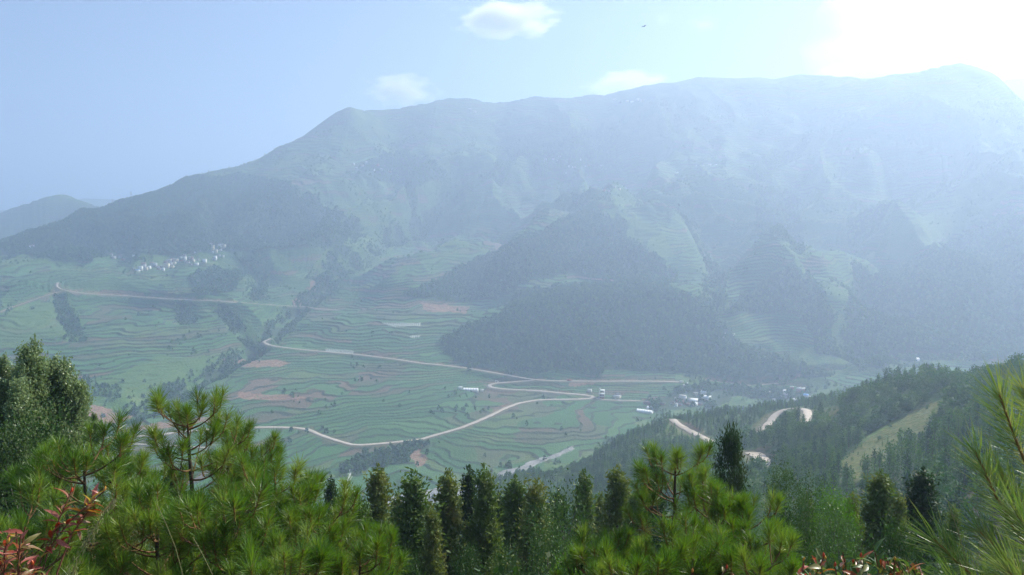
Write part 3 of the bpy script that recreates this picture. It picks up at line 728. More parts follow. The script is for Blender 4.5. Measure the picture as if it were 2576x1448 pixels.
# --- mid-distance kinds
CONE = []; CONE_D = []
for k in range(5):
    V, Fq = spire_crown(200 + k, 1.0, .105 + .018 * (k % 3), 72, 4, (.062, .030), .06, .8 + .15 * (k % 2), .8, .6, 2)
    CONE.append(mesh_np('conifer_crown', V, Fq, M['ridge']))
CTR = mesh_np('conifer_trunk', *tube(np.array([(0, 0, -.08), (0, 0, .3), (0, 0, .8)]), [.018, .014, .006], 5), M['bark'])
LEAFY = []; LTR = []
for k in range(4):
    V, Fq, ce = blob_crown(230 + k, 1.0, .46, 26, 16, (.12, .085), .22, 1.0, .7)
    LEAFY.append(mesh_np('broadleaf_crown', V, Fq, M['ridge_leafy'])); LTR.append(mesh_np('broadleaf_trunk', *trunk_parts(1.0, .03, ce, k, 5, .7), M['bark']))
FART = []
for k in range(4):
    g = np.random.default_rng(260 + k); n = 34
    th = g.uniform(0, 2 * math.pi, n); zz = g.uniform(.15, 1, n) ** .8; rad = .32 * np.sqrt(np.clip(1.05 - zz, 0, 1)) * g.uniform(.6, 1.1, n) * (1.25 if k % 2 else .9)
    C = np.stack([np.cos(th) * rad, np.sin(th) * rad, zz], 1)
    V, Fq = leaf_quads(C, nrm(rand_unit(n, g) + np.array([0, 0, .6])), rand_unit(n, g), g.uniform(.30, .5, n), g.uniform(.22, .34, n))
    FART.append(mesh_np('far_crown', V, Fq, M['far_tree']))

# ------------------------------------------------------------------ near ridge forest
def seen(X, Y, Ztop, r0=60):
    """crude test: does the smooth ground hide this point from the lens"""
    d = np.hypot(X, Y); ok = np.ones(X.shape, bool)
    for f in np.linspace(.08, .985, 44):
        hz_ = h0(X * f, Y * f, True)
        ok &= (hz_ < Ztop * f + 1.0)
    return ok
def scatter(n, az0, az1, r0, r1, seed, near=True):
    g = np.random.default_rng(seed)
    az = g.uniform(az0, az1, n); r = np.sqrt(g.uniform(r0 * r0, r1 * r1, n))
    return np.sin(az) * r, np.cos(az) * r
RX, RY = scatter(60000, math.radians(-16), math.radians(37.5), 62, 700, 5)
# keep one tree per cell
cell = np.floor(RX / 3.4).astype(int) * 100003 + np.floor(RY / 3.4).astype(int)
_, keep = np.unique(cell, return_index=True); RX = RX[keep]; RY = RY[keep]
RZ, rc = terrain(RX, RY)
rr_ = np.hypot(RX, RY); px, py = to_pix(RX, RY, RZ)
gn = rng.uniform(size=len(RX))
kind_n = fbm(RX / 42, RY / 42, 301, 3)
leafy = (kind_n > .60) | ((px > 2100) & (py > 1000) & (py < 1190) & (kind_n > .50)) | ((px > 2030) & (px < 2330) & (rr_ > 560) & (kind_n > .38))
azd = np.degrees(np.arctan2(RX, RY))
ok = ((rc['grassy'] < .5) | (rng.uniform(size=len(RX)) < .30)) & (rc['road'] < .05)
ok &= (rr_ > 300) | (gn > .5)
ok &= (~leafy) | (rng.uniform(size=len(RX)) < .33)
ok &= ~((rr_ > 60) & (azd < 0) & (rr_ < 400) & (azd < -2) & (gn < .35))
valley_side = (px < 1225 + (rng.uniform(size=len(px)) - .5) * 120) & (rr_ > 520)
ok &= ~valley_side
# trees do not stand on the hairpins' verge or hide the road bends seen from the lookout
for (nm, m_) in (('ridge_road', 22), ('ridge_bend', 26), ('ridge_spur_road', 26)):
    L = lines[nm][1]; qx, qy = to_pix(L[:, 0], L[:, 1], L[:, 2])
    for a, b, dd in zip(qx, qy, np.hypot(L[:, 0], L[:, 1])):
        hpx = 7.5 * F / dd
        ok &= ~((np.abs(px - a) < 7) & (py > b - 2) & (py - hpx * .8 < b + 2) & (rr_ < dd) & (gn < .93))
Hh = np.where(leafy, rng.uniform(4.5, 8.2, len(RX)), 4.6 + 6.2 * rng.uniform(size=len(RX)) ** 1.6) * (.85 + .3 * fbm(RX / 30, RY / 30, 311, 2))
Hh = np.where(rc['grassy'] > .5, Hh * .27, Hh)
Hh = np.where(rr_ > 480, Hh * .76, Hh)
Hh = np.where(rr_ < 150, Hh * 1.15, Hh)
vis = seen(RX, RY, RZ + Hh)
ok &= vis & (px > -60) & (px < 2640) & (py < 1560)
sel = np.where(ok)[0]
print('ridge trees', len(sel))
order = sel[np.argsort(-(Hh[sel] / rr_[sel]) + (py[sel] > 1400) * 10)]
# the three hundred that show largest above the lookout trees become trees of their own
ind = [i for i in order if rr_[i] > 175 and px[i] > 1240 and px[i] < 2585 and (py[i] - Hh[i] * F / rr_[i]) < (1235 if px[i] > 1950 else 1195)][:290]
ind += [i for i in order if leafy[i] and i not in ind and rr_[i] > 175][:4] if sum(leafy[i] for i in ind) < 4 else []
def where_words(x, y, r):
    if y < 985 and x > 2480: return 'on the ridge skyline at the far right'
    if y < 990 and x > 2300: return "on the ridge skyline under the valley road"
    if y < 1040 and x > 2050: return "on the skyline right of the road bend"
    if x > 2470: return 'behind the close pine shoots'
    if 2300 < x and y < 1090: return "right of the grass clearing top"
    if 2100 < x <= 2300 and y < 1090: return 'above the yellow grass clearing'
    if 2250 < x and y < 1180: return "right of the grass clearing middle"
    if 2250 < x: return "on the slope right below the clearing"
    if 2080 < x <= 2250 and y < 1180: return "at the grass clearing's lower tip"
    if 2080 < x: return "directly below the grass clearing"
    if 1960 < x and y < 1110: return 'between the road bend and the grass clearing'
    if 1960 < x and y < 1190: return "left of the clearing's lower tip"
    if 1960 < x: return "on the slope left below the clearing"
    if 1860 < x and y < 1120: return 'just under the curved road bend'
    if 1860 < x: return 'beside the pale road patch in the woods'
    if x < 1480: return 'on the low end of the near ridge'
    if x < 1690: return 'left of the straight forest road'
    return "under the straight forest road"
used_labels = {}
def tree_label(i, base, wide):
    hh, w = Hh[i], where_words(px[i], py[i], rr_[i])
    size = 'tall' if hh > 8 else 'mid-height' if hh > 6.2 else 'short' if hh > 4.8 else 'very small'
    w += ', ' + ('upper' if int(py[i] / 36) % 2 else 'lower') + ' ' + ('left' if int(px[i] / 75) % 2 else 'right')
    k = used_labels.setdefault((base, size, w), 0); used_labels[(base, size, w)] += 1
    return size + (' slim ' if wide < 1.02 else ' stout ') + base + ' ' + w, base + 's ' + w
def plant(kind_mesh, trunk_mesh, name, label, cat, group, loc, H, wide=1.0, rz=0.0, tilt=0.0, pn='crown'):
    o = thing(name, label, cat, loc, rz, group); o.scale = (H * wide, H * wide, H); o.rotation_euler = (tilt, tilt * .6, rz)
    link('trunk', trunk_mesh, o); link(pn, kind_mesh, o)
    return o
for i in ind:
    if leafy[i]:
        wd_ = U(.85, 1.25); lb, gp = tree_label(i, 'broadleaf tree', wd_)
        plant(LEAFY[i % 4], LTR[i % 4], 'broadleaf_tree', lb, 'tree', gp, (RX[i], RY[i], RZ[i] - .1), Hh[i], wd_, U(0, 6.3))
    else:
        wd_ = U(.8, 1.25); lb, gp = tree_label(i, 'conifer', wd_)
        plant(CONE[i % 5], CTR, 'conifer_tree', lb, 'tree', gp, (RX[i], RY[i], RZ[i] - .1), Hh[i], wd_, U(0, 6.3), U(-.03, .03))
indset = set(ind)
REFC = {}
def instancer(name, X, Y, Z, S, Wd, src, seed):
    """many small trees as one wood: points with size and turn, instances of the crowns above"""
    n = len(X); g = np.random.default_rng(seed)
    me = bpy.data.meshes.new(name); me.vertices.add(n); me.vertices.foreach_set('co', np.stack([X, Y, Z], 1).astype(np.float32).ravel())
    a = me.attributes.new('size', 'FLOAT_VECTOR', 'POINT'); a.data.foreach_set('vector', np.stack([S * Wd, S * Wd, S], 1).astype(np.float32).ravel())
    a = me.attributes.new('turn', 'FLOAT_VECTOR', 'POINT'); a.data.foreach_set('vector', np.stack([g.uniform(-.04, .04, n), g.uniform(-.04, .04, n), g.uniform(0, 6.28, n)], 1).astype(np.float32).ravel())
    a = me.attributes.new('pick', 'INT', 'POINT'); a.data.foreach_set('value', g.integers(0, len(src), n).astype(np.int32))
    o = link(name, me)
    t = bpy.data.node_groups.new(name, 'GeometryNodeTree')
    t.interface.new_socket('Geometry', in_out='INPUT', socket_type='NodeSocketGeometry'); t.interface.new_socket('Geometry', in_out='OUTPUT', socket_type='NodeSocketGeometry')
    N = t.nodes; Lk = t.links
    gi = N.new('NodeGroupInput'); go = N.new('NodeGroupOutput'); ip = N.new('GeometryNodeInstanceOnPoints')
    m2p = N.new('GeometryNodeMeshToPoints'); Lk.new(gi.outputs[0], m2p.inputs['Mesh'])
    jn = N.new('GeometryNodeJoinGeometry')
    for s in reversed(src):
        oi = N.new('GeometryNodeObjectInfo'); oi.inputs['Object'].default_value = s; oi.inputs['As Instance'].default_value = True; oi.transform_space = 'ORIGINAL'
        Lk.new(oi.outputs['Geometry'], jn.inputs[0])
    def na(nm, ty):
        x = N.new('GeometryNodeInputNamedAttribute'); x.data_type = ty; x.inputs['Name'].default_value = nm; return x.outputs['Attribute']
    ip.inputs['Pick Instance'].default_value = True
    Lk.new(m2p.outputs[0], ip.inputs['Points']); Lk.new(jn.outputs[0], ip.inputs['Instance']); Lk.new(na('pick', 'INT'), ip.inputs['Instance Index'])
    e = N.new('FunctionNodeEulerToRotation'); Lk.new(na('turn', 'FLOAT_VECTOR'), e.inputs[0]); Lk.new(e.outputs[0], ip.inputs['Rotation'])
    Lk.new(na('size', 'FLOAT_VECTOR'), ip.inputs['Scale']); Lk.new(ip.outputs[0], go.inputs[0])
    md = o.modifiers.new('wood', 'NODES'); md.node_group = t
    return tag(o, kind='stuff')
def crown_obj(mesh, nm):
    return next(o for o in bpy.data.objects if o.type == 'MESH' and o.data == mesh and o.name.startswith(nm))
rest = np.array([i for i in sel if i not in indset]); lf = leafy[rest]
srcC = [crown_obj(m_, 'crown') for m_ in CONE]; srcL = [crown_obj(m_, 'crown') for m_ in LEAFY if any(o.data == m_ for o in bpy.data.objects)]
c_ = rest[~lf]; l_ = rest[lf]
tag(instancer('conifer_wood', RX[c_], RY[c_], RZ[c_] - .3, Hh[c_], rng.uniform(.8, 1.25, len(c_)), srcC, 1), 'dense wood of slender dark conifers covering the near ridge', 'wood')
tag(instancer('broadleaf_wood', RX[l_], RY[l_], RZ[l_] - .3, Hh[l_], rng.uniform(.85, 1.3, len(l_)), srcL, 2), 'rounded broadleaf trees mixed into the near ridge wood', 'wood')

# ------------------------------------------------------------------ far forests on the opposite slopes
FXX, FYY = scatter(230000, math.radians(-36), math.radians(36), 690, 2500, 9)
FZ, fc = terrain(FXX, FYY, True); fr_ = np.hypot(FXX, FYY)
u = rng.uniform(size=len(FXX)); clump = fbm(FXX / 40, FYY / 40, 321, 3)
pf = np.where(fc['forest'], .78, np.where(fc['terr'] > .5, .002 + .10 * (clump > .70), np.where(fc['gravel'] | fc['soil'] | fc['pale'] | fc['bright'], .015, .08 + .34 * (clump > .55))))
VIL = [[(340,700),(345,662),(420,650),(520,632),(575,622),(590,655),(500,672),(430,690)],[(1650,1000),(1720,985),(1850,980),(1850,1018),(1660,1035)],[(2000,985),(2120,985),(2120,1010),(2000,1010)],[(1380,425),(1480,425),(1480,450),(1380,450)],[(890,432),(990,432),(990,455),(890,455)]]
pf = np.where(poly_any(fc['px'], fc['py'], VIL), pf * .10, pf)
pf = np.where(fc['gul'] > .4, np.maximum(pf, .5), pf)
fok = (u < pf) & (fc['road'] < .02) & (fc['px'] > -90) & (fc['px'] < 2670) & (fc['py'] < 1330)
fsel = np.where(fok)[0]
fv = seen(FXX[fsel], FYY[fsel], FZ[fsel] + 8); fsel = fsel[fv]
print('far trees', len(fsel))
FH = rng.uniform(4.0, 8.5, len(FXX)) * (.75 + .6 * clump) * np.where(fc['forest'], 1.0, .62)
# one visible tree of each far kind stands at the foot of the forest hump, the wood repeats them
for k in range(4):
    p = cast(1180 + 110 * k, 938 + (k % 2) * 3, 700)
    o = plant(FART[k], CTR, 'forest_edge_tree', ['dark leafy tree at the left end of the forest foot by the valley road', 'second dark tree from the left along the forest foot', 'third dark tree from the left along the forest foot', 'dark tree at the forest foot above the road junction'][k], 'tree', None, (p[0], p[1], zat(p[0], p[1])), 9.0)
srcF = [crown_obj(m_, 'crown') for m_ in FART]
tag(instancer('mountain_forest', FXX[fsel], FYY[fsel], FZ[fsel] - .5, FH[fsel], rng.uniform(.8, 1.4, len(fsel)), srcF, 3), 'dark forest patches and hedges across the opposite mountain', 'forest')

# ------------------------------------------------------------------ lookout trees
def hit(x, y, r):
    p = at(x, y, r); return p
def tint_attr(me, vals):
    a = me.attributes.new('tint', 'FLOAT', 'POINT'); a.data.foreach_set('value', np.asarray(vals, dtype=np.float32))

# --- one pine shoot: a brown candle ringed by long thin needles, built pointing up
def shoot_mesh(name, seed, n=170, L=.24, a0=18, a1=72, stem=.20, w=.0058, droop=.10, mat='needle', zc=None):
    g = np.random.default_rng(seed)
    u = g.uniform(0, 1, n) ** .8; z0 = (zc if zc is not None else -.02) + stem * u
    ang = np.radians(a1 + (a0 - a1) * u + g.normal(0, 9, n)); az = g.uniform(0, 6.283, n); ln = L * g.uniform(.72, 1.1, n)
    out = np.stack([np.cos(az), np.sin(az), np.zeros(n)], 1); up = np.array([0, 0, 1.])
    D = out * np.sin(ang)[:, None] + up * np.cos(ang)[:, None]
    B0 = np.stack([out[:, 0] * .004, out[:, 1] * .004, z0], 1)
    bend = (-up * droop * ln[:, None] + g.normal(0, .025, (n, 3)) * ln[:, None] / L * .6)
    P1 = B0 + D * ln[:, None] * .5 + bend * .15; P2 = B0 + D * ln[:, None] + bend
    S = nrm(np.cross(D, rand_unit(n, g))) * w * .5
    V = np.stack([B0 - S * .8, B0 + S * .8, P1 + S, P1 - S, P2], 1).reshape(-1, 3)
    i = np.arange(n) * 5
    Q = np.stack([i, i + 1, i + 2, i + 3], 1); T = np.stack([i + 3, i + 2, i + 4], 1)
    sv, sf = tube(np.array([(0, 0, -.06), (0, 0, stem * .5), (0, 0, stem * 1.02)]), [.008, .0085, .005], 5)
    o = len(V)
    me = mesh_np(name, np.concatenate([V, sv]), [Q, sf + o, T], [M[mat], M['candle']], np.concatenate([np.zeros(n), np.ones(len(sf)), np.zeros(n)]))
    tv = np.tile(np.array([.75, .75, .1, .1, .0]), n)
    tint_attr(me, np.concatenate([tv, np.zeros(len(sv))]))
    return me
SHOOT = [shoot_mesh('green_shoot', 400 + k, 130 + 15 * (k % 3), .22 + .02 * (k % 3), 12 + 3 * k, 62 + 4 * k, .17 + .02 * k) for k in range(5)]
OLD = [shoot_mesh('old_shoot', 420 + k, 120, .23, 60, 125, .10, .0055, .30, 'needle_old') for k in range(3)]

def pine(label, x, y, r, spread, seed, ymax=1500, dens=1.0, bare=0.0, lean=(0, 0), gap=.40, hwhorl=None):
    """long-needled pine with its tip at picture point (x, y), r metres away, standing on the slope"""
    g = random.Random(seed)
    tip = hit(x, y, r); gz = zat(tip[0], tip[1]); base = np.array([tip[0] - lean[0], tip[1] - lean[1], gz - .15]); H = tip[2] - base[2] - .27
    root = thing('pine_tree', label, 'pine', tuple(base), 0, 'long-needled pines below the lookout')
    n = 14; zz = np.linspace(0, 1, n); wob = np.cumsum([[g.gauss(0, .022), g.gauss(0, .022)] for _ in range(n)], 0) * (H / 6); wob -= wob[-1] * zz[:, None]
    path = np.stack([lean[0] * zz ** 1.5 + wob[:, 0], lean[1] * zz ** 1.5 + wob[:, 1], zz * (H - .18)], 1)
    link('trunk', mesh_np('trunk', *tube(path, .012 + (.012 * H) * (1 - zz) ** .8, 8), M['bark'], smooth=True), root)
    def tp(z): return np.array([np.interp(z, path[:, 2], path[:, k]) for k in range(3)])
    cnt = 0
    def put_shoot(par, p, d, s, old=False):
        nonlocal cnt
        me = g.choice(OLD if old else SHOOT); o = bpy.data.objects.new('needle_tuft', me); COL.objects.link(o); o.parent = par
        q = Vector(d).to_track_quat('Z', 'Y'); o.rotation_mode = 'QUATERNION'; o.rotation_quaternion = q @ Vector((0, 0, 1)).rotation_difference(Vector((0, 0, 1)))
        o.rotation_quaternion = q @ Matrix.Rotation(g.uniform(0, 6.28), 3, 'Z').to_quaternion()
        o.location = tuple(p); s *= .88; o.scale = (s, s, s); cnt += 1
    top = bpy.data.objects.new('branch', mesh_np('branch', *tube(np.array([tp(H * .96), [path[-1][0], path[-1][1], H - .16]]), [.02, .01], 5), M['twig'])); COL.objects.link(top); top.parent = root
    put_shoot(top, (path[-1][0], path[-1][1], H - .2), (0, 0, 1), 1.1)
    zlev = H - .28; k = 0
    while zlev > .25:
        t = (H - zlev)
        Lb = min(spread, .20 + spread * .40 * t ** .95) * g.uniform(.85, 1.12)
        nb = 5
        a0 = g.uniform(0, 6.28)
        for j in range(nb):
            if g.random() > dens: continue
            az = a0 + j * 6.283 / nb + g.uniform(-.25, .25); L = Lb * g.uniform(.75, 1.15)
            b = tp(zlev + g.uniform(-.09, .09)); d = np.array([math.cos(az), math.sin(az), 0])
            # is any of this branch in the picture?
            tipw = base + b + d * L + np.array([0, 0, L * .4]); qx, qy = to_pix(*tipw)
            if qy > ymax or qx < -130 or qx > 2700: continue
            m = 7; s = np.linspace(0, 1, m); rise = L * (.10 * s + .36 * s ** 2.4) + (.06 if t < .8 else 0) * s
            side = np.array([-d[1], d[0], 0]); cv = g.uniform(-.14, .14) * L
            pt = b[None, :] + d[None, :] * (L * s)[:, None] + side[None, :] * (cv * s ** 2)[:, None] + np.array([0, 0, 1.])[None, :] * rise[:, None]
            tubes = [tube(pt, np.linspace(.008 + .011 * L, .006, m), 5)]
            tufts = [(pt[-1], nrm(pt[-1] - pt[-2] + np.array([0, 0, .12])), g.uniform(.9, 1.12), False)]
            nt = int(1.3 + L * 2.5)
            for q in range(nt):
                f = g.uniform(.38, .93) if L > .5 else g.uniform(.5, .9)
                p0 = np.array([np.interp(f, s, pt[:, c]) for c in range(3)]); sd = 1 if q % 2 else -1
                dd = nrm(d * .75 + side * sd * g.uniform(.4, .95) + np.array([0, 0, g.uniform(.25, .85)])); l2 = g.uniform(.14, .34) * (.6 + .5 * L)
                p1 = p0 + dd * l2 * .55 ; p2 = p1 + nrm(dd + np.array([0, 0, .7])) * l2 * .5
                tubes.append(tube(np.array([p0, p1, p2]), [.007, .006, .005], 4))
                tufts.append((p2, nrm(p2 - p1 + np.array([0, 0, .15])), g.uniform(.72, 1.05), False))
            if t > .9:
                for q in range(1 if t < 1.6 else 2):
                    f = g.uniform(.5, .9); p0 = np.array([np.interp(f, s, pt[:, c]) for c in range(3)])
                    tufts.append((p0, nrm(d * .6 + np.array([0, 0, g.uniform(.2, .8)])), g.uniform(.8, 1.05), True))
            br = bpy.data.objects.new('branch', mesh_np('branch', *join(tubes), M['twig'])); COL.objects.link(br); br.parent = root
            for (p, dv, sc, old) in tufts: put_shoot(br, p, dv, sc, old)
        zlev -= gap * (.62 if t < 1.4 else 1.0) * g.uniform(.8, 1.2); k += 1
    return cnt
npn = 0
PINES = [
 ('tall bright green pine rising above the others at left, lone tuft beside its tip', 470, 985, 11.0, 1.0, 1, 1500, .85, (.1, 0), .42),
 ('small pine with one upright tuft right of the tallest left pine', 612, 1052, 12.5, .62, 2, 1500, .9, (0, 0), .45),
 ('broad pine right of the tallest left pine with pale trunk showing below', 690, 1130, 10.5, 1.25, 3, 1500, .85, (0, 0), .42),
 ('pine with upright candles behind the red-leaved shrub at left', 208, 1085, 9.5, 1.05, 4, 1500, .9, (0, 0), .40),
 ('pine between the silver-green tree and the tallest left pine', 305, 1120, 12.5, .95, 5, 1500, .9, (0, 0), .42),
 ('low pine at the left picture edge under the silver-green tree', 50, 1235, 8.2, .95, 6, 1500, .9, (0, 0), .40),
 ('low bushy pine in front of the tallest left pine', 395, 1215, 8.6, 1.05, 7, 1500, .9, (0, 0), .38),
 ('spreading pine leaning right at the right end of the left group', 800, 1235, 9.6, 1.0, 8, 1500, .85, (0, 0), .40),
 ('small dense pine in front of the broad pine', 560, 1195, 8.0, .85, 9, 1500, .9, (0, 0), .38),
 ('low pine with wide tufts at the bottom left of centre', 905, 1330, 9.0, .72, 10, 1530, .9, (0, 0), .38),
 ('short pine at the bottom edge under the broad pine', 700, 1340, 7.0, .85, 11, 1530, .9, (0, 0), .38),
 ('tall slender pine with a bare stem under its top, right of centre', 1700, 1108, 11.0, 1.05, 12, 1500, .80, (.05, 0), .44),
 ('pine with a leaning side branch right of the slender pine', 1800, 1175, 10.0, .5, 13, 1500, .85, (0, 0), .42),
 ('dense green pine standing left of the glossy bush, right of centre', 1885, 1232, 9.6, .8, 14, 1500, .88, (0, 0), .40),
 ('low pine left of the slender pine, right of centre', 1505, 1318, 10.0, .85, 15, 1530, .9, (0, 0), .40),
 ('low pine at the bottom edge between the two right of centre pines', 1745, 1300, 8.0, .85, 16, 1530, .9, (0, 0), .38),
 ('short pine nearest the orange-tipped shrub, bottom right of centre', 1915, 1340, 7.8, .62, 17, 1530, .9, (0, 0), .38),
 ('small pine at the bottom edge left of the slender pine', 1600, 1352, 7.6, .6, 18, 1540, .9, (0, 0), .38),
]
for (lb, x, y, r, sp, sd, ym, dn, ln, gp) in PINES: npn += pine(lb, x, y, r, sp, 700 + sd, ym, dn, 0, ln, gp)
print('pine tufts', npn)

# --- the close pine at the right edge: long shoots ringed by glossy needles
def bottlebrush(name, pts, seed, n=420, L=.13, w=.0026):
    g = np.random.default_rng(seed)
    pts = np.array(pts, float); m = 24; s = np.linspace(0, 1, m); k = np.linspace(0, 1, len(pts))
    path = np.stack([np.interp(s, k, pts[:, c]) for c in range(3)], 1)
    for _ in range(3): path[1:-1] = (path[:-2] + 2 * path[1:-1] + path[2:]) / 4
    T = nrm(np.gradient(path, axis=0))
    u = g.uniform(0, 1, n) ** .85; B0 = np.stack([np.interp(u, s, path[:, c]) for c in range(3)], 1); TT = nrm(np.stack([np.interp(u, s, T[:, c]) for c in range(3)], 1))
    rd = rand_unit(n, g); rd = nrm(rd - TT * (rd * TT).sum(1)[:, None])
    ang = np.radians(60 - 36 * u ** 3 + g.normal(0, 9, n))
    D = nrm(TT * np.cos(ang)[:, None] + rd * np.sin(ang)[:, None] + np.array([-.10, 0, .10])[None, :]); ln = L * g.uniform(.65, 1.15, n)
    bend = TT * (ln * .22)[:, None] + np.array([0, 0, -.06])[None, :] * ln[:, None]
    P1 = B0 + D * ln[:, None] * .5; P2 = B0 + D * ln[:, None] + bend * .6
    S = nrm(np.cross(D, rand_unit(n, g))) * w * .5
    V = np.stack([B0 - S * .8, B0 + S * .8, P1 + S, P1 - S, P2], 1).reshape(-1, 3); i = np.arange(n) * 5
    Q = np.stack([i, i + 1, i + 2, i + 3], 1); Tt = np.stack([i + 3, i + 2, i + 4], 1)
    me = mesh_np('needles', V, [Q, Tt], M['needle_close']); tint_attr(me, np.tile(np.array([.9, .9, .25, .25, .55]) * 1.0, n) * np.repeat(g.uniform(.2, 1, n), 5))
    st = mesh_np('stem', *tube(path, np.linspace(.0075, .003, m), 6), M['candle'], smooth=True)
    return st, me
close = thing('close_pine', 'close pine reaching in at the right edge with long glossy light green needles', 'pine', (4.6, 3.2, zat(4.6, 3.2)))
cb = np.array(close.location)
tv, tf = tube(np.array([(0, 0, -.3), (-.1, .05, 1.2), (-.15, .1, 2.6)]), [.07, .05, .02], 8)
link('trunk', mesh_np('trunk', tv, tf, M['bark'], smooth=True), close)
SHOOTS = [  # picture points along each shoot, base to tip, with distance
 [(2660,1330,3.1),(2600,1190,3.0),(2545,1070,2.95),(2500,945,2.9)],
 [(2680,1500,3.0),(2580,1350,2.9),(2500,1220,2.8),(2440,1090,2.75)],
 [(2640,1560,2.7),(2520,1470,2.65),(2430,1400,2.6),(2335,1310,2.55)],
 [(2700,1250,3.3),(2640,1120,3.2),(2590,1010,3.15),(2560,930,3.1)],
 [(2720,1420,3.1),(2640,1310,3.0),(2570,1230,2.95),(2500,1150,2.9)],
 [(2700,1560,2.9),(2610,1450,2.85),(2530,1370,2.8),(2450,1290,2.75)],
 [(2740,1480,2.6),(2660,1400,2.6),(2600,1330,2.6),(2545,1250,2.6)],
 [(2600,1580,2.5),(2520,1530,2.5),(2450,1480,2.5),(2380,1420,2.45)],
 [(2720,1600,2.4),(2640,1520,2.4),(2580,1450,2.4),(2520,1390,2.4)],
 [(2740,1330,3.4),(2680,1200,3.35),(2640,1100,3.3),(2600,1040,3.3)],
 [(2760,1550,2.8),(2690,1450,2.8),(2640,1360,2.8),(2600,1290,2.8)],
 [(2520,1640,2.6),(2450,1590,2.6),(2380,1540,2.6),(2310,1470,2.6)]]
for k, s_ in enumerate(SHOOTS):
    pts_ = [at(q[0] + 14, q[1] + 48, q[2]) - cb for q in s_]
    st, me = bottlebrush('s', pts_, 900 + k, 330)
    b = link('branch', st, close); nd = link('needles', me, b)
    # a side limb back to the trunk
    p0 = np.array(pts_[0]); tr = np.array([-.12, .08, max(.6, p0[2] * .75)])
    link('limb', mesh_np('limb', *tube(np.array([tr, (tr + p0) / 2 + np.array([0, 0, -.08]), p0]), [.022, .014, .008], 6), M['bark']), b)

# --- slender spires and other crowns in the middle distance
CYP = [mesh_np('cypress_crown', *spire_crown(500 + k, 1.0, .150, 300, 17, (.016, .0070), .10, .74 + .08 * (k % 3), 1.0, .34, 4, .02)[:2], M['cypress']) for k in range(5)]
CYPD = [scaled(CYP[0], M['cypress_dark'], 'dark_cypress_crown'), scaled(CYP[3], M['cypress_dark'], 'dark_cypress_crown')]
CTRK = mesh_np('cypress_trunk', *tube(np.array([(0, 0, -.03), (0, 0, .3), (.004, 0, .7), (0, 0, .93)]), [.014, .011, .006, .002], 7), M['bark'], smooth=True)
def tree_at(mesh, trunk, name, label, cat, x, y, r, wpx, group=None, wfac=.28, pn='crown', tall=None):
    """tree with its tip at picture point (x, y); the crown keeps its own proportions, the trunk reaches the ground"""
    tip = hit(x, y, r); gz = zat(tip[0], tip[1]); H = max(1.5, tip[2] - gz)
    o = thing(name, label, cat, (tip[0], tip[1], tip[2] - H), U(0, 6.28), group)
    if tall is None:
        K = H; Wm = H * wpx / 70.0 * (38.0 / r) ** -.5 * 1.0
        Wm = min(max(Wm, .55 * H), 1.5 * H)
    else:
        Wm = wpx * r / F / wfac; K = min(Wm * tall, H)
    link('trunk', trunk, o).scale = (Wm, Wm, H)
    c = link(pn, mesh, o, (0, 0, H - K)); c.scale = (Wm, Wm, K)
    return o
CY = [ # x, tip y, distance, width in the picture, dark?, label
 (950,1195,40,62,0,'slender spire leftmost of the tall row against the pale riverbed'),
 (1040,1212,36,90,0,'olive cypress with a broad ragged crown left of the riverbed gap'),
 (1128,1208,38,78,0,'brownish green cypress just right of the riverbed gap'),
 (1180,1200,44,44,1,'thin dark cypress squeezed behind the brownish one at centre'),
 (1218,1196,38,66,0,'narrow tall cypress right of the thin dark one'),
 (1296,1222,42,78,0,'wide dark green cypress left of the glossy-leaved bush tree'),
 (1350,1228,36,80,0,'drooping brown-tipped cypress directly left of the glossy bush tree'),
 (1470,1208,44,56,0,'slim cypress directly right of the glossy bush tree'),
 (1555,1198,40,64,0,'isolated column cypress between the glossy bush and slender pine'),
 (1640,1185,46,60,1,'dim tall cypress directly left of the slender pine'),
 (832,1222,44,34,1,'tiny dark spire right of the left pine group'),
 (875,1240,42,60,0,'light green bushy cypress right of the tiny dark spire'),
 (1000,1262,50,50,0,'small cypress half hidden between the two leftmost cypresses'),
 (905,1275,34,70,0,'low olive cypress in front of the leftmost spire'),
 (1085,1290,33,60,0,'low cypress in front of the riverbed gap'),
 (1256,1262,46,44,1,'small dark cypress between the narrow and the wide cypress'),
 (1405,1255,48,50,1,'dark cypress peeping over the glossy bush tree'),
 (1510,1262,52,46,0,'small pale cypress left of the isolated column cypress'),
 (1600,1250,36,60,0,'low cypress between the column cypress and the slender pine'),
 (602,1108,26,54,1,'dark cypress standing behind the small upright-tuft pine'),
 (2215,1205,34,88,0,'feathery cypress with airy layers above the date shrub thicket'),
 (2262,1262,34,56,0,'small cypress between the feathery and the black-green cypress'),
 (2322,1200,36,88,1,'black-green cypress left of the close pine shoots'),
 (2142,1262,32,60,0,'short light green cypress left of the feathery one'),
 (2030,1262,36,56,0,'short cypress right of the dense green pine'),
 (1975,1290,34,50,1,'dark stubby cypress behind the dense green pine'),
 (2400,1290,30,60,0,'short cypress behind the lowest close pine shoot'),
 (760,1225,40,50,1,'dark cypress glimpsed behind the spreading pine'),
 (430,1195,34,60,1,'dark cypress in the shade behind the tallest left pine'),
 (20,1130,24,70,1,'dark conifer at the left edge under the silver-green tree'),
 (130,1150,26,80,1,'dark conifer behind the pine with upright candles')]
for k, (x, y, r, w, dk, lb) in enumerate(CY):
    tree_at((CYPD[k % 2] if dk else CYP[k % 5]), CTRK, 'cypress', lb, 'cypress', x, y, r, w, 'cypresses along the foot of the lookout')
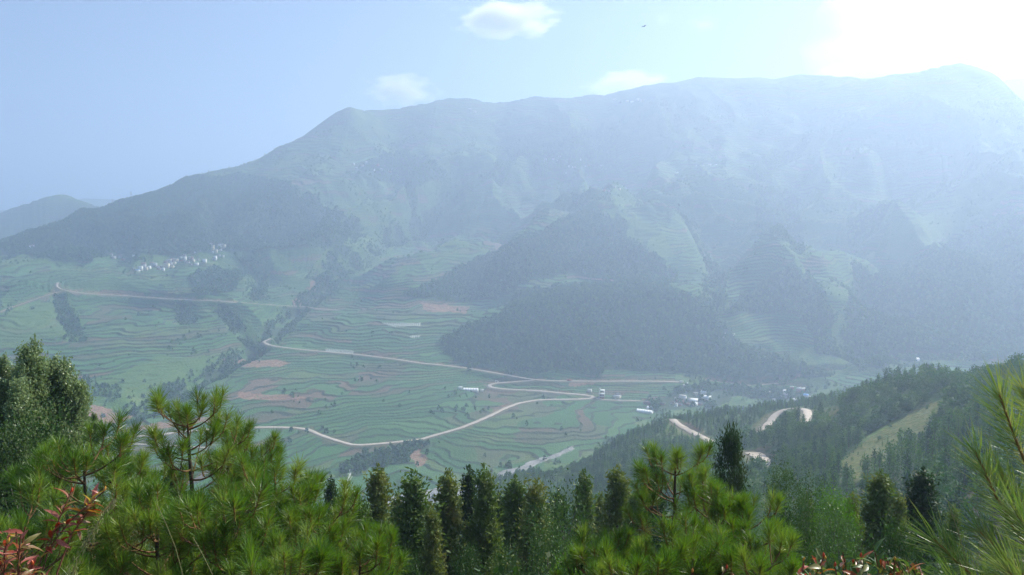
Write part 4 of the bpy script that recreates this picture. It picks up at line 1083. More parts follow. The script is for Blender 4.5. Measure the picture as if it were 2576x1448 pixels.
# lone dark tree with a flat tufted head behind the slender pine
V, Fq, ce = blob_crown(560, 1.0, .22, 26, 260, (.030, .010), .42, 1.0, .9)
tree_at(mesh_np('pine_crown', V, Fq, M['cypress_dark']), mesh_np('pine_trunk', *trunk_parts(1.0, .012, ce, 5, 14, .96), M['bark']), 'dark_pine', 'dark tufted pine standing alone behind the bright slender pine, brown lower twigs', 'pine', 1840, 1092, 30, 88, None, .46, 'crown', 2.6)
# silver-green tree at the left edge: many upright leaders
def many_leader(seed, n=15):
    g = np.random.default_rng(seed); Vs = []; Fs = []; o = 0; cents = []
    for k in range(n):
        a = g.uniform(0, 6.28); q = g.uniform(.05, .34) if k else 0; hx, hy = math.cos(a) * q, math.sin(a) * q
        Ht = 1.0 - .62 * q - g.uniform(0, .14) * (k > 0)
        V, Fq = spire_crown(seed + k, Ht, .135, 90, 22, (.016, .010), .22, .75, 1.3, .8, 4, .15)
        V = V + np.array([hx, hy, 0]) * np.clip(V[:, 2:3] * 1.6, 0, 1); Vs.append(V); Fs.append(Fq + o); o += len(V); cents.append(np.array([hx, hy, Ht * .8]))
    return np.concatenate(Vs), np.concatenate(Fs), cents
V, Fq, ce = many_leader(580)
sv_m = mesh_np('crown', V, Fq, M['silver_leaf']); sv_t = mesh_np('trunk', *trunk_parts(1.0, .02, ce, 3, 11, .7), M['bark_grey'])
tree_at(sv_m, sv_t, 'silver_green_tree', 'large silver-green leafy tree at the left edge, taller than everything around it', 'tree', 88, 858, 27, 235, None, .80, 'crown', 1.25)
tree_at(sv_m, sv_t, 'silver_green_tree', 'smaller silver-green tree at the left picture edge beside the large one', 'tree', 15, 895, 29, 120, None, .80, 'crown', 1.25)
tree_at(sv_m, sv_t, 'silver_green_tree', 'thin faded silver-green sapling right of the large left tree', 'tree', 232, 1040, 33, 60, None, .80, 'crown', 1.25)
# leafy trees among the cypresses
GL = []
for k in range(4):
    V, Fq, ce = blob_crown(600 + k, 1.0, .30, 60, 110, (.020, .013), .18, 1.0, .6)
    GL.append((V, Fq, ce))
def leafy_me(k, mat): V, Fq, ce = GL[k]; return mesh_np('leaf_crown', V, Fq, M[mat]), mesh_np('leaf_trunk', *trunk_parts(1.0, .016, ce, k, 16, .85), M['bark_grey'])
g0, t0 = leafy_me(0, 'glossy_leaf'); g1, t1 = leafy_me(1, 'glossy_leaf'); g2, t2 = leafy_me(2, 'fresh_leaf'); g3, t3 = leafy_me(3, 'bush')
LT = [(1412,1238,20,170,g0,t0,'glossy dark-leaved bush tree glinting silver among the central cypresses'),
 (1975,1190,19,100,g1,t1,'glossy-leaved tree with airy twigs right of the dense green pine'),
 (2035,1218,20,110,g0,t0,'second glossy-leaved tree, left of the short light green cypress'),
 (2100,1240,19,100,g2,t2,'light green leafy tree with thin twigs above the orange-tipped shrub'),
 (1380,1330,17,150,g1,t1,'dark glossy bush below the glinting bush tree'),
 (1440,1400,12,110,g2,t2,'fresh green leafy sapling at the bottom edge below the glossy bushes'),
 (1175,1395,22,110,g3,t3,'low leafy bush at the foot of the central cypresses'),
 (1010,1400,20,120,g3,t3,'low leafy bush right of the low wide-tufted pine'),
 (1275,1400,20,110,g1,t1,'low glossy bush at the bottom edge under the wide dark cypress'),
 (2110,1310,16,120,g1,t1,'glossy bush directly behind the orange-tipped shrub'),
 (2260,1330,15,130,g3,t3,'dull green bush behind the right end of the orange-tipped shrub'),
 (120,1065,24,180,g3,t3,'rounded green bush tree under the silver-green tree'),
 (300,1095,27,60,g3,t3,'small spreading tree against the lower road at left'),
 (40,1100,22,150,g3,t3,'dark bush tree at the left edge below the silver-green tree')]
for (x, y, r, w, m1, m2, lb) in LT: tree_at(m1, m2, 'leafy_tree', lb, 'tree', x, y, r, w, None, .58, 'crown', 1.5)

# --- thicket that closes the gaps on the near slope
BUSH = []
for k in range(4):
    V, Fq, ce = blob_crown(640 + k, 1.0, .55, 36, 90, (.055, .030), .0, 1.0, .5)
    BUSH.append(mesh_np('bush_leaves', V, Fq, M['bush']))
bt = mesh_np('bush_stems', *join([tube(np.array([(0, 0, -.2), (math.cos(a) * .2, math.sin(a) * .2, .7)]), [.02, .008], 5) for a in (0, 1.3, 2.6, 3.9, 5.2)]), M['bark'])
kb = 0; g = random.Random(77)
for row, (y, r) in enumerate(((1270, 58), (1300, 44), (1340, 32), (1380, 24), (1425, 17), (1470, 12.5), (1500, 9.5))):
    x = -60 + g.uniform(0, 60)
    while x < 2640:
        rr2 = r * g.uniform(.88, 1.12); p = hit(x, y + g.uniform(-16, 16) + (30 if x < 900 else 0), rr2); gz = zat(p[0], p[1])
        hgt = max(.8, min(p[2] - gz, 3.4 if r > 20 else 2.2)); wv = hgt * g.uniform(.75, 1.2)
        col = 'left' if x < 860 else 'central' if x < 1480 else 'right of centre' if x < 2000 else 'right'
        o = thing('bush', 'dark green bush filling the %s thicket, %s row from the bottom edge' % (col, ('seventh', 'sixth', 'fifth', 'fourth', 'third', 'second', 'lowest')[row]), 'bush', (p[0], p[1], gz - .05), g.uniform(0, 6.28), 'thicket bushes %s row %s' % (col, ('seven', 'six', 'five', 'four', 'three', 'two', 'one')[row]))
        o.scale = (wv, wv, hgt); link('stems', bt, o); link('foliage', BUSH[kb % 4], o); kb += 1
        x += F * hgt * .95 / rr2 * g.uniform(.7, 1.1)
print('bushes', kb)

# --- shrubs with coloured leaves close to the lens
def leaf_blade(name, mat, seed, L=.05, W=.016, fold=.25, curl=.2):
    s = [0, .25, .5, .75, 1.0]; wv = [.12, .85, 1.0, .65, .02]; V = []
    for a, b in zip(s, wv):
        z = -curl * L * a * a
        V += [(-W * .5 * b, a * L, z + fold * W * .5 * b), (0, a * L, z), (W * .5 * b, a * L, z + fold * W * .5 * b)]
    Fq = [(i * 3 + j, i * 3 + j + 1, i * 3 + j + 4, i * 3 + j + 3) for i in range(4) for j in range(2)]
    return mesh_np(name, V, np.array(Fq), M[mat], smooth=True)
LB = {'red': [leaf_blade('red_leaf', 'red_leaf', k, .040 + .006 * k, .012 + .002 * k, .5, .1 + .2 * k) for k in range(3)], 'olive': [leaf_blade('olive_leaf', 'green_red_leaf', k, .034 + .006 * k, .013 + .002 * k, .4, .1 + .2 * k) for k in range(3)]}
def bud_mesh():
    th = np.linspace(0, 6.283, 7)[:-1]; V = []; 
    for z, rd in ((0, .002), (.006, .006), (.014, .005), (.022, .0005)): V += [(math.cos(a) * rd, math.sin(a) * rd, z) for a in th]
    Fq = [(i * 6 + j, i * 6 + (j + 1) % 6, (i + 1) * 6 + (j + 1) % 6, (i + 1) * 6 + j) for i in range(3) for j in range(6)]
    return mesh_np('flower_bud', V, np.array(Fq), M['bud'], smooth=True)
M['bud'] = leaf_mat('orange_buds', [(.2, (.55, .07, .02)), (.5, (.60, .20, .03)), (.8, (.62, .38, .06))], .2, .4, .4, .1, 8)
BUD = bud_mesh()
def leaf_shrub(name, label, stems, kind, base, per=16, leafscale=1.0, buds=.3, seed=1):
    g = random.Random(seed); root = thing(name, label, 'shrub', base); b0 = np.array(base); cnt = 0
    for st in stems:
        pts_ = np.array([at(*q) - b0 for q in st]); pts_ = np.concatenate([[np.array([g.uniform(-.05, .05), g.uniform(-.05, .05), -.02])], pts_])
        m = 16; s = np.linspace(0, 1, m); d_ = np.concatenate([[0], np.cumsum(np.linalg.norm(np.diff(pts_, axis=0), axis=1))]); d_ /= d_[-1]
        path = np.stack([np.interp(s, d_, pts_[:, c]) for c in range(3)], 1)
        for _ in range(2): path[1:-1] = (path[:-2] + 2 * path[1:-1] + path[2:]) / 4
        s_ob = link('branch', mesh_np('branch', *tube(path, np.linspace(.007, .002, m), 5), M['red_stem'], smooth=True), root)
        f0 = d_[1]
        for q in range(per):
            f = f0 + (1 - f0) * (q + g.random()) / per if q < per - 3 else g.uniform(.93, 1.0)
            p = np.array([np.interp(f, s, path[:, c]) for c in range(3)]); T = nrm(path[min(m - 1, int(f * m))] - path[max(0, int(f * m) - 2)])
            rd = nrm(rand_unit(1)[0] + T * .55 + np.array([0, 0, .25])); o = bpy.data.objects.new('leaf', g.choice(LB[kind])); COL.objects.link(o); o.parent = s_ob
            o.location = tuple(p); o.rotation_mode = 'QUATERNION'; o.rotation_quaternion = Vector(rd).to_track_quat('Y', 'Z') @ Matrix.Rotation(g.uniform(-.9, .9), 3, 'Y').to_quaternion()
            sc = leafscale * g.uniform(.6, 1.25); o.scale = (sc, sc, sc); cnt += 1
        if g.random() < buds:
            o = bpy.data.objects.new('bud', BUD); COL.objects.link(o); o.parent = s_ob; o.location = tuple(path[-1]); o.rotation_euler = (g.uniform(-.4, .4), g.uniform(-.4, .4), 0); o.scale = (.75,) * 3
    return cnt
def base_under(x, y, r):
    p = at(x, y, r); return (p[0], p[1], zat(p[0], p[1]) - .02)
g = random.Random(5)
# left shrub: one arching red branch plus a mound of leaves in the corner
st = [[(60,1400,2.7),(150,1330,2.7),(215,1270,2.7),(262,1236,2.7)], [(90,1380,2.7),(160,1300,2.7),(178,1240,2.7)], [(140,1345,2.7),(200,1280,2.72),(240,1262,2.72)]]
leaf_shrub('red_leaf_shrub', 'arching reddish stems with long red and pink leaves in front of the left pines', st, 'red', base_under(60, 1500, 2.7), 34, .85, 1.0, 11)
st = []
for k in range(17):
    x = g.uniform(-30, 120); y = g.uniform(1310, 1430) + max(0, x - 60) * .5; st.append([(x + g.uniform(-40, 60), 1500, 2.5), (x + g.uniform(-20, 20), y + 50, 2.5 + g.uniform(-.15, .15)), (x, y, 2.5 + g.uniform(-.2, .2))])
leaf_shrub('red_leaf_shrub', 'mound of pinkish olive leaves filling the bottom left corner', st, 'red', base_under(30, 1560, 2.5), 17, .88, .35, 12)
for part, (xa, xb, lb) in enumerate(((1985, 2170, 'leafy shrub with olive leaves and many orange buds at the bottom edge, right side'), (2150, 2340, 'shrub with paler olive leaves and few buds, right end of the bottom edge thicket'))):
    st = []
    for k in range(20):
        x = g.uniform(xa, xb); top = 1378 + 46 * abs((x - 2160) / 170.) ** 2 + g.uniform(0, 55); st.append([(x + g.uniform(-60, 60), 1520, 2.8), (x + g.uniform(-30, 30), top + 45, 2.8 + g.uniform(-.2, .2)), (x, top, 2.8 + g.uniform(-.25, .25))])
    leaf_shrub('orange_tipped_shrub', lb, st, 'olive', base_under((xa + xb) / 2, 1600, 2.8), 15, 1.05, .7 - .4 * part, 13 + part)
st = [[(1760,1500,2.9),(1800,1460,2.9),(1828,1432,2.9)], [(1700,1500,2.9),(1730,1460,2.9),(1742,1441,2.9)], [(2380,1500,2.9),(2400,1440,2.9),(2410,1400,2.9)], [(2450,1500,2.9),(2440,1450,2.9),(2470,1420,2.9)]]
leaf_shrub('low_shrub', 'few thin stems with olive leaves just above the bottom edge, right of centre', st[:2], 'olive', base_under(1760, 1620, 2.9), 7, .9, 1.0, 14)
# grasses
def grass_stalk(label, pts_, seed, plume=True, n=120):
    g2_ = np.random.default_rng(seed); b = base_under(pts_[0][0], 1500, pts_[0][2]); root = thing('grass_stalk', label, 'grass stalk', b); b0 = np.array(b)
    P_ = np.array([[0, 0, 0]] + [at(*q) - b0 for q in pts_]); m = 20; s = np.linspace(0, 1, m); d_ = np.concatenate([[0], np.cumsum(np.linalg.norm(np.diff(P_, axis=0), axis=1))]); d_ /= d_[-1]
    path = np.stack([np.interp(s, d_, P_[:, c]) for c in range(3)], 1)
    for _ in range(3): path[1:-1] = (path[:-2] + 2 * path[1:-1] + path[2:]) / 4
    link('stem', mesh_np('stem', *tube(path, np.linspace(.003, .0014, m), 5), M['straw']), root)
    if plume:
        u = g2_.uniform(.62, 1, n); C = np.stack([np.interp(u, s, path[:, c]) for c in range(3)], 1) + g2_.normal(0, .012, (n, 3)) * (1.15 - u)[:, None] * 3; T = nrm(path[-1] - path[-5])
        V, Fq = leaf_quads(C, nrm(T[None, :] + g2_.normal(0, .35, (n, 3))), rand_unit(n, g2_), g2_.uniform(.012, .026, n), np.full(n, .0035)); tag(link('plume', mesh_np('plume', V, Fq, M['straw']), root), kind='stuff')
grass_stalk('feathery pale grass plume behind the left red-leaved shrub', [(150,1480,2.9),(200,1370,2.9),(290,1255,2.9)], 1, True, 420)
grass_stalk('bent dry grass stalk crossing in front of the close pine', [(2450,1480,2.6),(2425,1350,2.6),(2385,1265,2.6)], 2, True, 40)
grass_stalk('pair-like thin dry stalk leaning left at the bottom left', [(560,1480,3.4),(520,1410,3.4),(485,1352,3.4)], 3, False)
grass_stalk('thin dry stalk rising through the left pines', [(470,1480,3.4),(450,1380,3.4),(395,1270,3.4)], 4, False)

# ------------------------------------------------------------------ buildings
def box_np(x0, x1, y0, y1, z0, z1):
    v = np.array([(x, y, z) for z in (z0, z1) for y in (y0, y1) for x in (x0, x1)], float)
    return v, np.array([(0,2,3,1),(4,5,7,6),(0,1,5,4),(2,6,7,3),(0,4,6,2),(1,3,7,5)])
def gable_np(w, d, z0, h, over=.5):
    x = w / 2 + over; y = d / 2 + over
    v = np.array([(-x,-y,z0),(x,-y,z0),(x,y,z0),(-x,y,z0),(-x,0,z0+h),(x,0,z0+h),(-x,-y,z0-.25),(x,-y,z0-.25),(x,y,z0-.25),(-x,y,z0-.25)], float)
    f4 = np.array([(0,1,5,4),(2,3,4,5),(6,9,8,7),(0,6,7,1),(2,8,9,3)]); f3 = np.array([(0,4,3),(1,2,5)])
    return v, [f4, f3]
SPOT = ['']
def house(cx, cy, wd, hd, wall, roof, label, place, group, rz=0.0, r0=700, kind='gable', depth=1.0, name='village_house', cat='house', clear=True):
    """house whose front shows wd x hd picture units with its foot at (cx, cy)"""
    p = cast(cx, cy, r0); r = math.hypot(p[0], p[1]); W_ = max(3.0, wd * r / F); Ht = max(2.4, hd * r / F)
    D_ = max(4.0, min(W_ * .8, 9.0)) * depth
    z = min(zat(p[0] + a, p[1] + b) for a in (-W_ / 2, W_ / 2) for b in (-D_ / 2, D_ / 2)); zt = max(zat(p[0], p[1]), z); z = max(z, zt - 1.6)
    o = thing(name, label + ' ' + place, cat, (p[0], p[1], z - .3), math.atan2(-p[0], p[1]) * .6 + rz, group); top = zt - z + .3
    hw = Ht * (.78 if kind == 'gable' else 1.0)
    v, f = box_np(-W_/2, W_/2, -D_/2, D_/2, 0, top + hw)
    link('wall', mesh_np('wall', v, f, M[wall]), o)
    if kind == 'gable': v, f = gable_np(W_, D_, top + hw + .02, Ht * .30 + .4); link('roof', mesh_np('roof', v, f, M[roof]), o)
    elif kind == 'shed':
        v = np.array([(-W_/2-.4,-D_/2-.5,top+hw-.1),(W_/2+.4,-D_/2-.5,top+hw-.1),(W_/2+.4,D_/2+.4,top+hw+1.3),(-W_/2-.4,D_/2+.4,top+hw+1.3)]); v = np.concatenate([v, v + np.array([0,0,.15])])
        link('roof', mesh_np('roof', v, np.array([(0,1,2,3),(4,7,6,5),(0,4,5,1),(1,5,6,2),(2,6,7,3),(3,7,4,0)]), M[roof]), o)
    else:
        v, f = box_np(-W_/2-.3, W_/2+.3, -D_/2-.3, D_/2+.3, top + hw + .02, top + hw + .35); link('roof', mesh_np('roof', v, f, M[roof]), o)
    if Ht > 4.5 and W_ > 4.5:
        nf = max(1, int(Ht / 3.0)); nc = max(2, int(W_ / 2.6)); wm = WIN
        for a in range(nf):
            for b in range(nc):
                q = bpy.data.objects.new('window', wm); COL.objects.link(q); q.parent = o
                q.location = (-W_/2 + W_ * (b + .5) / nc, -D_/2 - .06, top + hw * (a + .55) / nf); q.scale = (min(1.1, W_ / nc * .5), 1, 1.1)
    return o
v, f = box_np(-.5, .5, -.05, .05, -.5, .5); WIN = mesh_np('window', v, f, M['window'])
WALLN = {'wall_white': 'white', 'wall_cream': 'cream', 'wall_grey': 'grey', 'wall_brick': 'reddish'}
ROOFN = {'roof_white': 'white roof', 'roof_tile': 'dark roof', 'roof_brown': 'brown roof', 'roof_flat': 'flat roof', 'roof_blue': 'blue roof'}
def village(items, ox, oy, k, places, group, r0=700, k2=1.0):
    for n_, it in enumerate(items):
        X_, Y_, w_, h_, wall, roof, kd = it[:7]
        cx = (ox + X_ / k) * .644; cy = (oy + (Y_ + h_ / 2) / k) * .644
        wp = w_ / k * .644 * k2; hp = h_ / k * .644 * k2
        sz = 'tall' if h_ > 45 else 'long low' if w_ > 2.6 * h_ else 'small' if w_ < 32 else 'two-storey'
        pl = places[min(len(places) - 1, n_ * len(places) // len(items))]
        house(cx, cy, wp, hp, wall, roof, '%s %s house with %s' % (sz, WALLN[wall], ROOFN[roof]), pl, group, U(-.65, -.2), r0, kd)
W_, C_, G_, B_ = 'wall_white', 'wall_cream', 'wall_grey', 'wall_brick'; rw, rt, rb, rf, rl = 'roof_white', 'roof_tile', 'roof_brown', 'roof_flat', 'roof_blue'
LV = [ # hillside village at left, west to east
 (150,240,50,30,G_,rt,'gable'),(200,275,60,35,G_,rf,'flat'),(320,262,60,35,G_,rt,'gable'),(380,315,50,25,B_,rb,'gable'),(575,275,28,24,W_,rf,'flat'),(575,515,40,14,C_,rf,'flat'),(640,548,62,14,W_,rl,'shed'),
 (700,508,56,66,W_,rf,'flat'),(755,460,62,76,G_,rb,'gable'),(800,515,44,52,C_,rf,'flat'),(850,478,52,46,W_,rf,'flat'),(910,410,44,30,G_,rb,'gable'),(960,428,60,52,G_,rf,'flat'),(1028,462,34,32,W_,rb,'gable'),(1030,490,46,30,B_,rt,'gable'),
 (1110,508,42,44,W_,rf,'flat'),(1090,465,44,34,G_,rt,'gable'),(1180,452,72,74,C_,rf,'flat'),(1245,430,52,64,G_,rf,'flat'),(1280,458,48,40,C_,rt,'gable'),(1165,388,50,34,B_,rt,'gable'),(1225,370,60,42,G_,rf,'flat'),(1275,350,50,34,B_,rb,'gable'),
 (1352,350,62,48,C_,rf,'flat'),(1318,388,44,44,C_,rf,'flat'),(1440,312,32,18,W_,rf,'flat'),(1452,355,42,24,B_,rt,'gable'),(1515,332,34,62,W_,rf,'flat'),(1500,312,44,52,G_,rt,'gable'),(1555,378,60,24,G_,rt,'gable'),(1602,318,48,52,G_,rf,'flat'),
 (1640,330,42,44,B_,rb,'gable'),(1662,360,42,34,C_,rf,'flat'),(1620,398,34,24,G_,rt,'gable'),(1686,250,42,22,W_,rf,'flat'),(1722,390,52,38,W_,rf,'flat'),(1750,338,32,28,G_,rt,'gable'),(1780,225,34,22,G_,rt,'gable'),(1872,366,50,56,W_,rf,'flat'),(1840,356,34,34,G_,rt,'gable'),
 (2066,348,44,64,W_,rf,'flat'),(2040,358,26,44,G_,rt,'gable'),(2025,172,36,64,C_,rf,'flat'),(1980,150,46,28,G_,rf,'flat'),(2168,138,68,34,W_,rf,'flat'),(2225,162,50,46,C_,rf,'flat'),(2090,226,34,48,C_,rf,'flat'),(2025,242,22,24,W_,rf,'flat'),(2166,206,24,24,G_,rf,'flat'),(2215,296,24,20,W_,rf,'flat'),(2130,298,44,18,G_,rt,'gable')]
village(LV, 400, 950, 4.684, ['in the faint outlier left of the hillside village', 'at the lower left end of the hillside village', 'lower left of the hillside village centre', 'in the hillside village, lower centre', 'in the hillside village, upper centre', 'just right of the hillside village centre', 'towards the right end of the hillside village', 'at the upper right tip of the hillside village'], 'houses of the left hillside village', 1100, 1.1)
VV = [ # valley-floor village behind the near ridge
 (265,192,40,26,W_,rf,'flat'),(548,238,44,30,G_,rt,'gable'),(540,262,70,10,C_,rf,'flat'),(850,318,70,22,B_,rb,'gable'),(930,325,62,18,B_,rt,'gable'),(900,292,62,14,B_,rb,'gable'),(1190,112,26,14,W_,rf,'flat'),(1240,132,26,12,W_,rf,'flat'),(1215,152,52,14,G_,rf,'flat'),
 (1200,258,62,22,W_,rf,'flat'),(1226,272,22,36,W_,rf,'flat'),(1100,320,34,20,W_,rt,'gable'),(1136,280,18,20,W_,rf,'flat'),(1136,345,20,30,W_,rf,'flat'),(1270,290,22,26,W_,rf,'flat'),(1315,300,70,18,W_,rw,'shed'),(1326,341,42,14,W_,rw,'shed'),(1245,330,60,18,B_,rb,'gable'),(1180,305,80,18,B_,rb,'gable'),(1160,335,60,18,B_,rt,'gable'),
 (1370,330,44,18,B_,rt,'gable'),(1410,242,52,16,W_,rw,'shed'),(1400,230,30,10,W_,rf,'flat'),(1440,298,80,12,W_,rw,'shed'),(1330,232,40,10,C_,rf,'flat'),(1000,330,44,16,B_,rt,'gable'),
 (2065,245,52,8,C_,rf,'flat'),(2180,252,62,14,G_,rf,'flat'),(2230,275,80,34,G_,rf,'flat'),(2248,252,64,12,W_,rw,'shed'),(2290,276,48,10,W_,rw,'shed'),(2300,226,34,18,B_,rf,'flat'),(2402,202,44,26,B_,rf,'flat'),(2390,232,70,30,B_,rf,'flat'),(2335,322,42,14,W_,rw,'shed'),(2440,302,42,14,G_,rl,'shed'),(2480,314,24,12,W_,rf,'flat'),(2120,314,24,12,W_,rf,'flat')]
village(VV, 2200, 1450, 2.576, ['near the road junction of the valley village', 'by the upper lane of the valley village', 'in the middle of the valley village', 'in the middle right of the valley village', 'in the valley village beyond the ridge crest', 'in the valley village behind the road bend', 'rightmost in the valley village'], 'houses of the valley village', 800, 1.0)
UV = [(60,245,18,14,W_,rf,'flat'),(155,248,14,20,W_,rf,'flat'),(128,270,16,12,W_,rf,'flat'),(86,277,20,6,W_,rf,'flat'),(210,283,16,8,W_,rf,'flat'),(240,262,18,12,B_,rb,'gable'),(270,280,22,10,W_,rf,'flat'),(310,275,22,10,B_,rb,'gable'),(350,268,20,10,G_,rt,'gable'),(330,290,20,8,B_,rb,'gable'),(285,258,20,8,G_,rt,'gable')]
village(UV, 1350, 550, 1.908, ['in the small village high up the slope'], 'houses of the upper left mountain village', 1100)
UV2 = [(1472,206,14,14,W_,rf,'flat'),(1490,192,16,8,G_,rf,'flat'),(1550,190,18,8,G_,rt,'gable'),(1580,211,16,7,W_,rf,'flat'),(1595,178,18,8,G_,rf,'flat'),(1667,241,12,12,W_,rf,'flat'),(1700,246,18,8,W_,rf,'flat'),(1716,242,12,10,G_,rf,'flat'),(1749,186,14,8,W_,rf,'flat'),(1660,190,18,8,G_,rt,'gable'),(1810,235,22,12,B_,rb,'gable'),(1634,281,16,6,W_,rf,'flat'),(1780,240,18,8,G_,rt,'gable'),(1905,236,18,8,G_,rt,'gable')]
village(UV2, 1350, 550, 1.908, ['in the central mountain village, left part', 'in the central mountain village, right part'], 'houses of the central mountain village', 1100)
UV3 = [(1925,435,22,12,B_,rb,'gable'),(1960,440,20,10,G_,rt,'gable'),(2000,432,18,10,G_,rt,'gable'),(2040,455,18,10,C_,rf,'flat'),(2520,284,14,12,W_,rf,'flat'),(2470,288,16,7,W_,rf,'flat')]
village(UV3, 1350, 550, 1.908, ['on the right mountain slope at village height'], 'houses on the right mountain slope', 1100)
for k, (x, y) in enumerate([(1545,262),(1562,266),(1578,262),(1590,264),(1604,260),(1616,264),(1755,443),(1768,440),(1785,441),(1800,446),(1182,286),(1195,290)]):
    house(x, y, 7, 4, (W_, G_, C_)[k % 3], (rf, rt)[k % 2], '%s speck-sized house' % ('white', 'grey', 'cream')[k % 3], ('in the hamlet under the central skyline', 'on the shoulder of the right mountain', 'high under the left part of the skyline')[0 if k < 6 else 1 if k < 10 else 2], 'remote mountain houses', 0, 1300, 'flat' if k % 2 else 'gable')
house(80, 622, 9, 4, W_, rb, 'lone pale farmhouse', 'in the forest at the far left', None, 0, 1200)

# unfinished tower house by the hairpin: brick infill between white concrete frames
p = cast(1514, 1001, 800); r = math.hypot(p[0], p[1]); W0 = 13.5 * r / F; H0 = 21 * r / F
o = thing('tower_house', 'tall brick house with open white concrete frame on top, beside the right hairpin', 'house', (p[0], p[1], zat(p[0], p[1]) - .5), -.1)
v, f = box_np(-W0/2+.2, W0/2-.2, -3, 3, 0, H0 * .58); link('wall', mesh_np('wall', v, f, M['wall_brick']), o)
for sx in (-1, 1):
    for sy in (-1, 1): v, f = box_np(sx*W0/2-.35, sx*W0/2+.35, sy*3.2-.35, sy*3.2+.35, 0, H0); link('column', mesh_np('column', v, f, M['wall_white']), o)
for zf in (.3, .58, 1.0): v, f = box_np(-W0/2-.5, W0/2+.5, -3.6, 3.6, H0*zf+.01, H0*zf+.5) ; link('floor_slab', mesh_np('floor_slab', v, f, M['wall_white']), o)
v, f = box_np(-W0/2-.4, -W0/2+1.6, -1, 1, H0+.52, H0+3); link('stair_box', mesh_np('stair_box', v, f, M['wall_white']), o)
for a in (-.28, 0, .28):
    q = link('window', WIN, o, (a * W0, -3.06, H0 * .44)); q.scale = (1.1, 1, 1.2)
# long pale sheds
def long_shed(cx, cy, wd, hd, label, ang, roofm='roof_white', nb=6):
    p = cast(cx, cy, 780); r = math.hypot(p[0], p[1]); Ls = wd * r / F; o = thing('long_shed', label, 'shed', (p[0], p[1], zat(p[0], p[1]) - .3), ang)
    v, f = box_np(-Ls/2, Ls/2, -3.5, 3.5, -1.2, hd); link('wall', mesh_np('wall', v, f, M['wall_white']), o)
    for k in range(nb):
        x0 = -Ls/2 - .3 + (Ls + .6) * k / nb; x1 = x0 + (Ls + .6) / nb - .25
        for s in (-1, 1):
            v = np.array([(x0, s*4.2, hd-.2), (x1, s*4.2, hd-.2), (x1, 0, hd+1.9), (x0, 0, hd+1.9)]); v = np.concatenate([v, v + np.array([0, 0, .12])])
            link('roof_panel', mesh_np('roof_panel', v, np.array([(0,1,2,3),(4,7,6,5),(0,4,5,1),(1,5,6,2),(2,6,7,3),(3,7,4,0)]), M[roofm]), o)
    return o
long_shed(1184, 984, 38, 2.6, 'long white shed with a panelled roof standing in the fields left of the hairpins', -.10)
house(1158, 980, 9, 7, W_, rw, 'small white annex house', 'touching the left end of the long field shed', None, 0, 800, 'flat')
house(1212, 984, 8, 5, W_, rf, 'small pale hut', 'at the right end of the long field shed', None, 0, 800, 'flat')
long_shed(1622, 1038, 40, 2.4, 'long low white-roofed shed at the edge of the fields by the near ridge', -.55)
house(1632, 1030, 9, 3.4, W_, rw, 'short white shed', 'just above the long low shed by the near ridge', None, -.3, 800, 'shed')
house(2304, 936, 12, 2.2, W_, rw, 'lone flat white shed', 'in the field right of the valley village', None, 0, 900, 'shed')

# ------------------------------------------------------------------ pylons, vehicles, bird
def bar(a, b, w):
    a, b = np.array(a, float), np.array(b, float); return tube(np.array([a, b]), [w, w], 4)
def pylon(x, y, hpx, label):
    p = cast(x, y, 1500); r = math.hypot(p[0], p[1]); H = hpx * r / F; o = thing('power_pylon', label, 'pylon', (p[0], p[1], zat(p[0], p[1]) - 1), .3); w = H * .09
    tw = []
    for sx in (-1, 1):
        for sy in (-1, 1): tw.append(bar((sx*w, sy*w, 0), (sx*w*.15, sy*w*.15, H), .22))
    for k in range(5):
        z0, z1 = H*k/5.5, H*(k+1)/5.5; a, b = w*(1-.85*z0/H), w*(1-.85*z1/H)
        for s in (-1, 1): tw += [bar((-a, s*a, z0), (b, s*b, z1), .12), bar((s*a, -a, z0), (s*b, b, z1), .12)]
    link('tower', mesh_np('tower', *join(tw), M['steel']), o)
    for zf in (.72, .84, .95): link('crossarm', mesh_np('crossarm', *join([bar((-H*.14, 0, H*zf), (H*.14, 0, H*zf), .2), bar((-H*.14, 0, H*zf), (0, 0, H*(zf+.04)), .12), bar((H*.14, 0, H*zf), (0, 0, H*(zf+.04)), .12)]), M['steel']), o)
pylon(330, 500, 19, 'lattice pylon on the left mountain skyline, right one of two')
pylon(283, 508, 15, 'lattice pylon on the left mountain skyline, left one of two')
wheel_v = tube(np.array([(0, -.12, 0), (0, .12, 0)]), [.36, .36], 12)
def capped(vf):
    v, f = vf; k = 12; return v, [f, np.array([list(range(k - 1, -1, -1)), list(range(k, 2 * k))])]
cv_, cf_ = capped(wheel_v); WHEEL = mesh_np('wheel', cv_, cf_, M['rubber'])
def vehicle(x, y, name, label, cat, mat, L, Hh_, ang, cab=True):
    p = cast(x, y, 800); o = thing(name, label, cat, (p[0], p[1], zat(p[0], p[1]) + .9 - .36 + .1), ang)
    pr = [(-L/2, .35), (-L/2, Hh_*.95), (-L/2+.3, Hh_), (L*.28, Hh_), (L*.42, Hh_*.58), (L/2, Hh_*.5), (L/2, .35)]; n_ = len(pr)
    V = [(a, -.9, b) for a, b in pr] + [(a, .9, b) for a, b in pr]; Fq = [np.array([(i, (i+1) % n_, (i+1) % n_ + n_, i + n_) for i in range(n_)])[:, ::-1], np.array([list(range(n_)), list(range(2*n_-1, n_-1, -1))])]
    link('body', mesh_np('body', V, Fq, M[mat]), o)
    for s in (-1, 1):
        v, f = box_np(-L*.4, L*.26, s*.92-.02, s*.92+.02, Hh_*.58, Hh_*.88); link('side_window', mesh_np('side_window', v, f, M['window']), o)
        for a in (-.3, .3): q = link('wheel', WHEEL, o, (L*a, s*.82, .36))
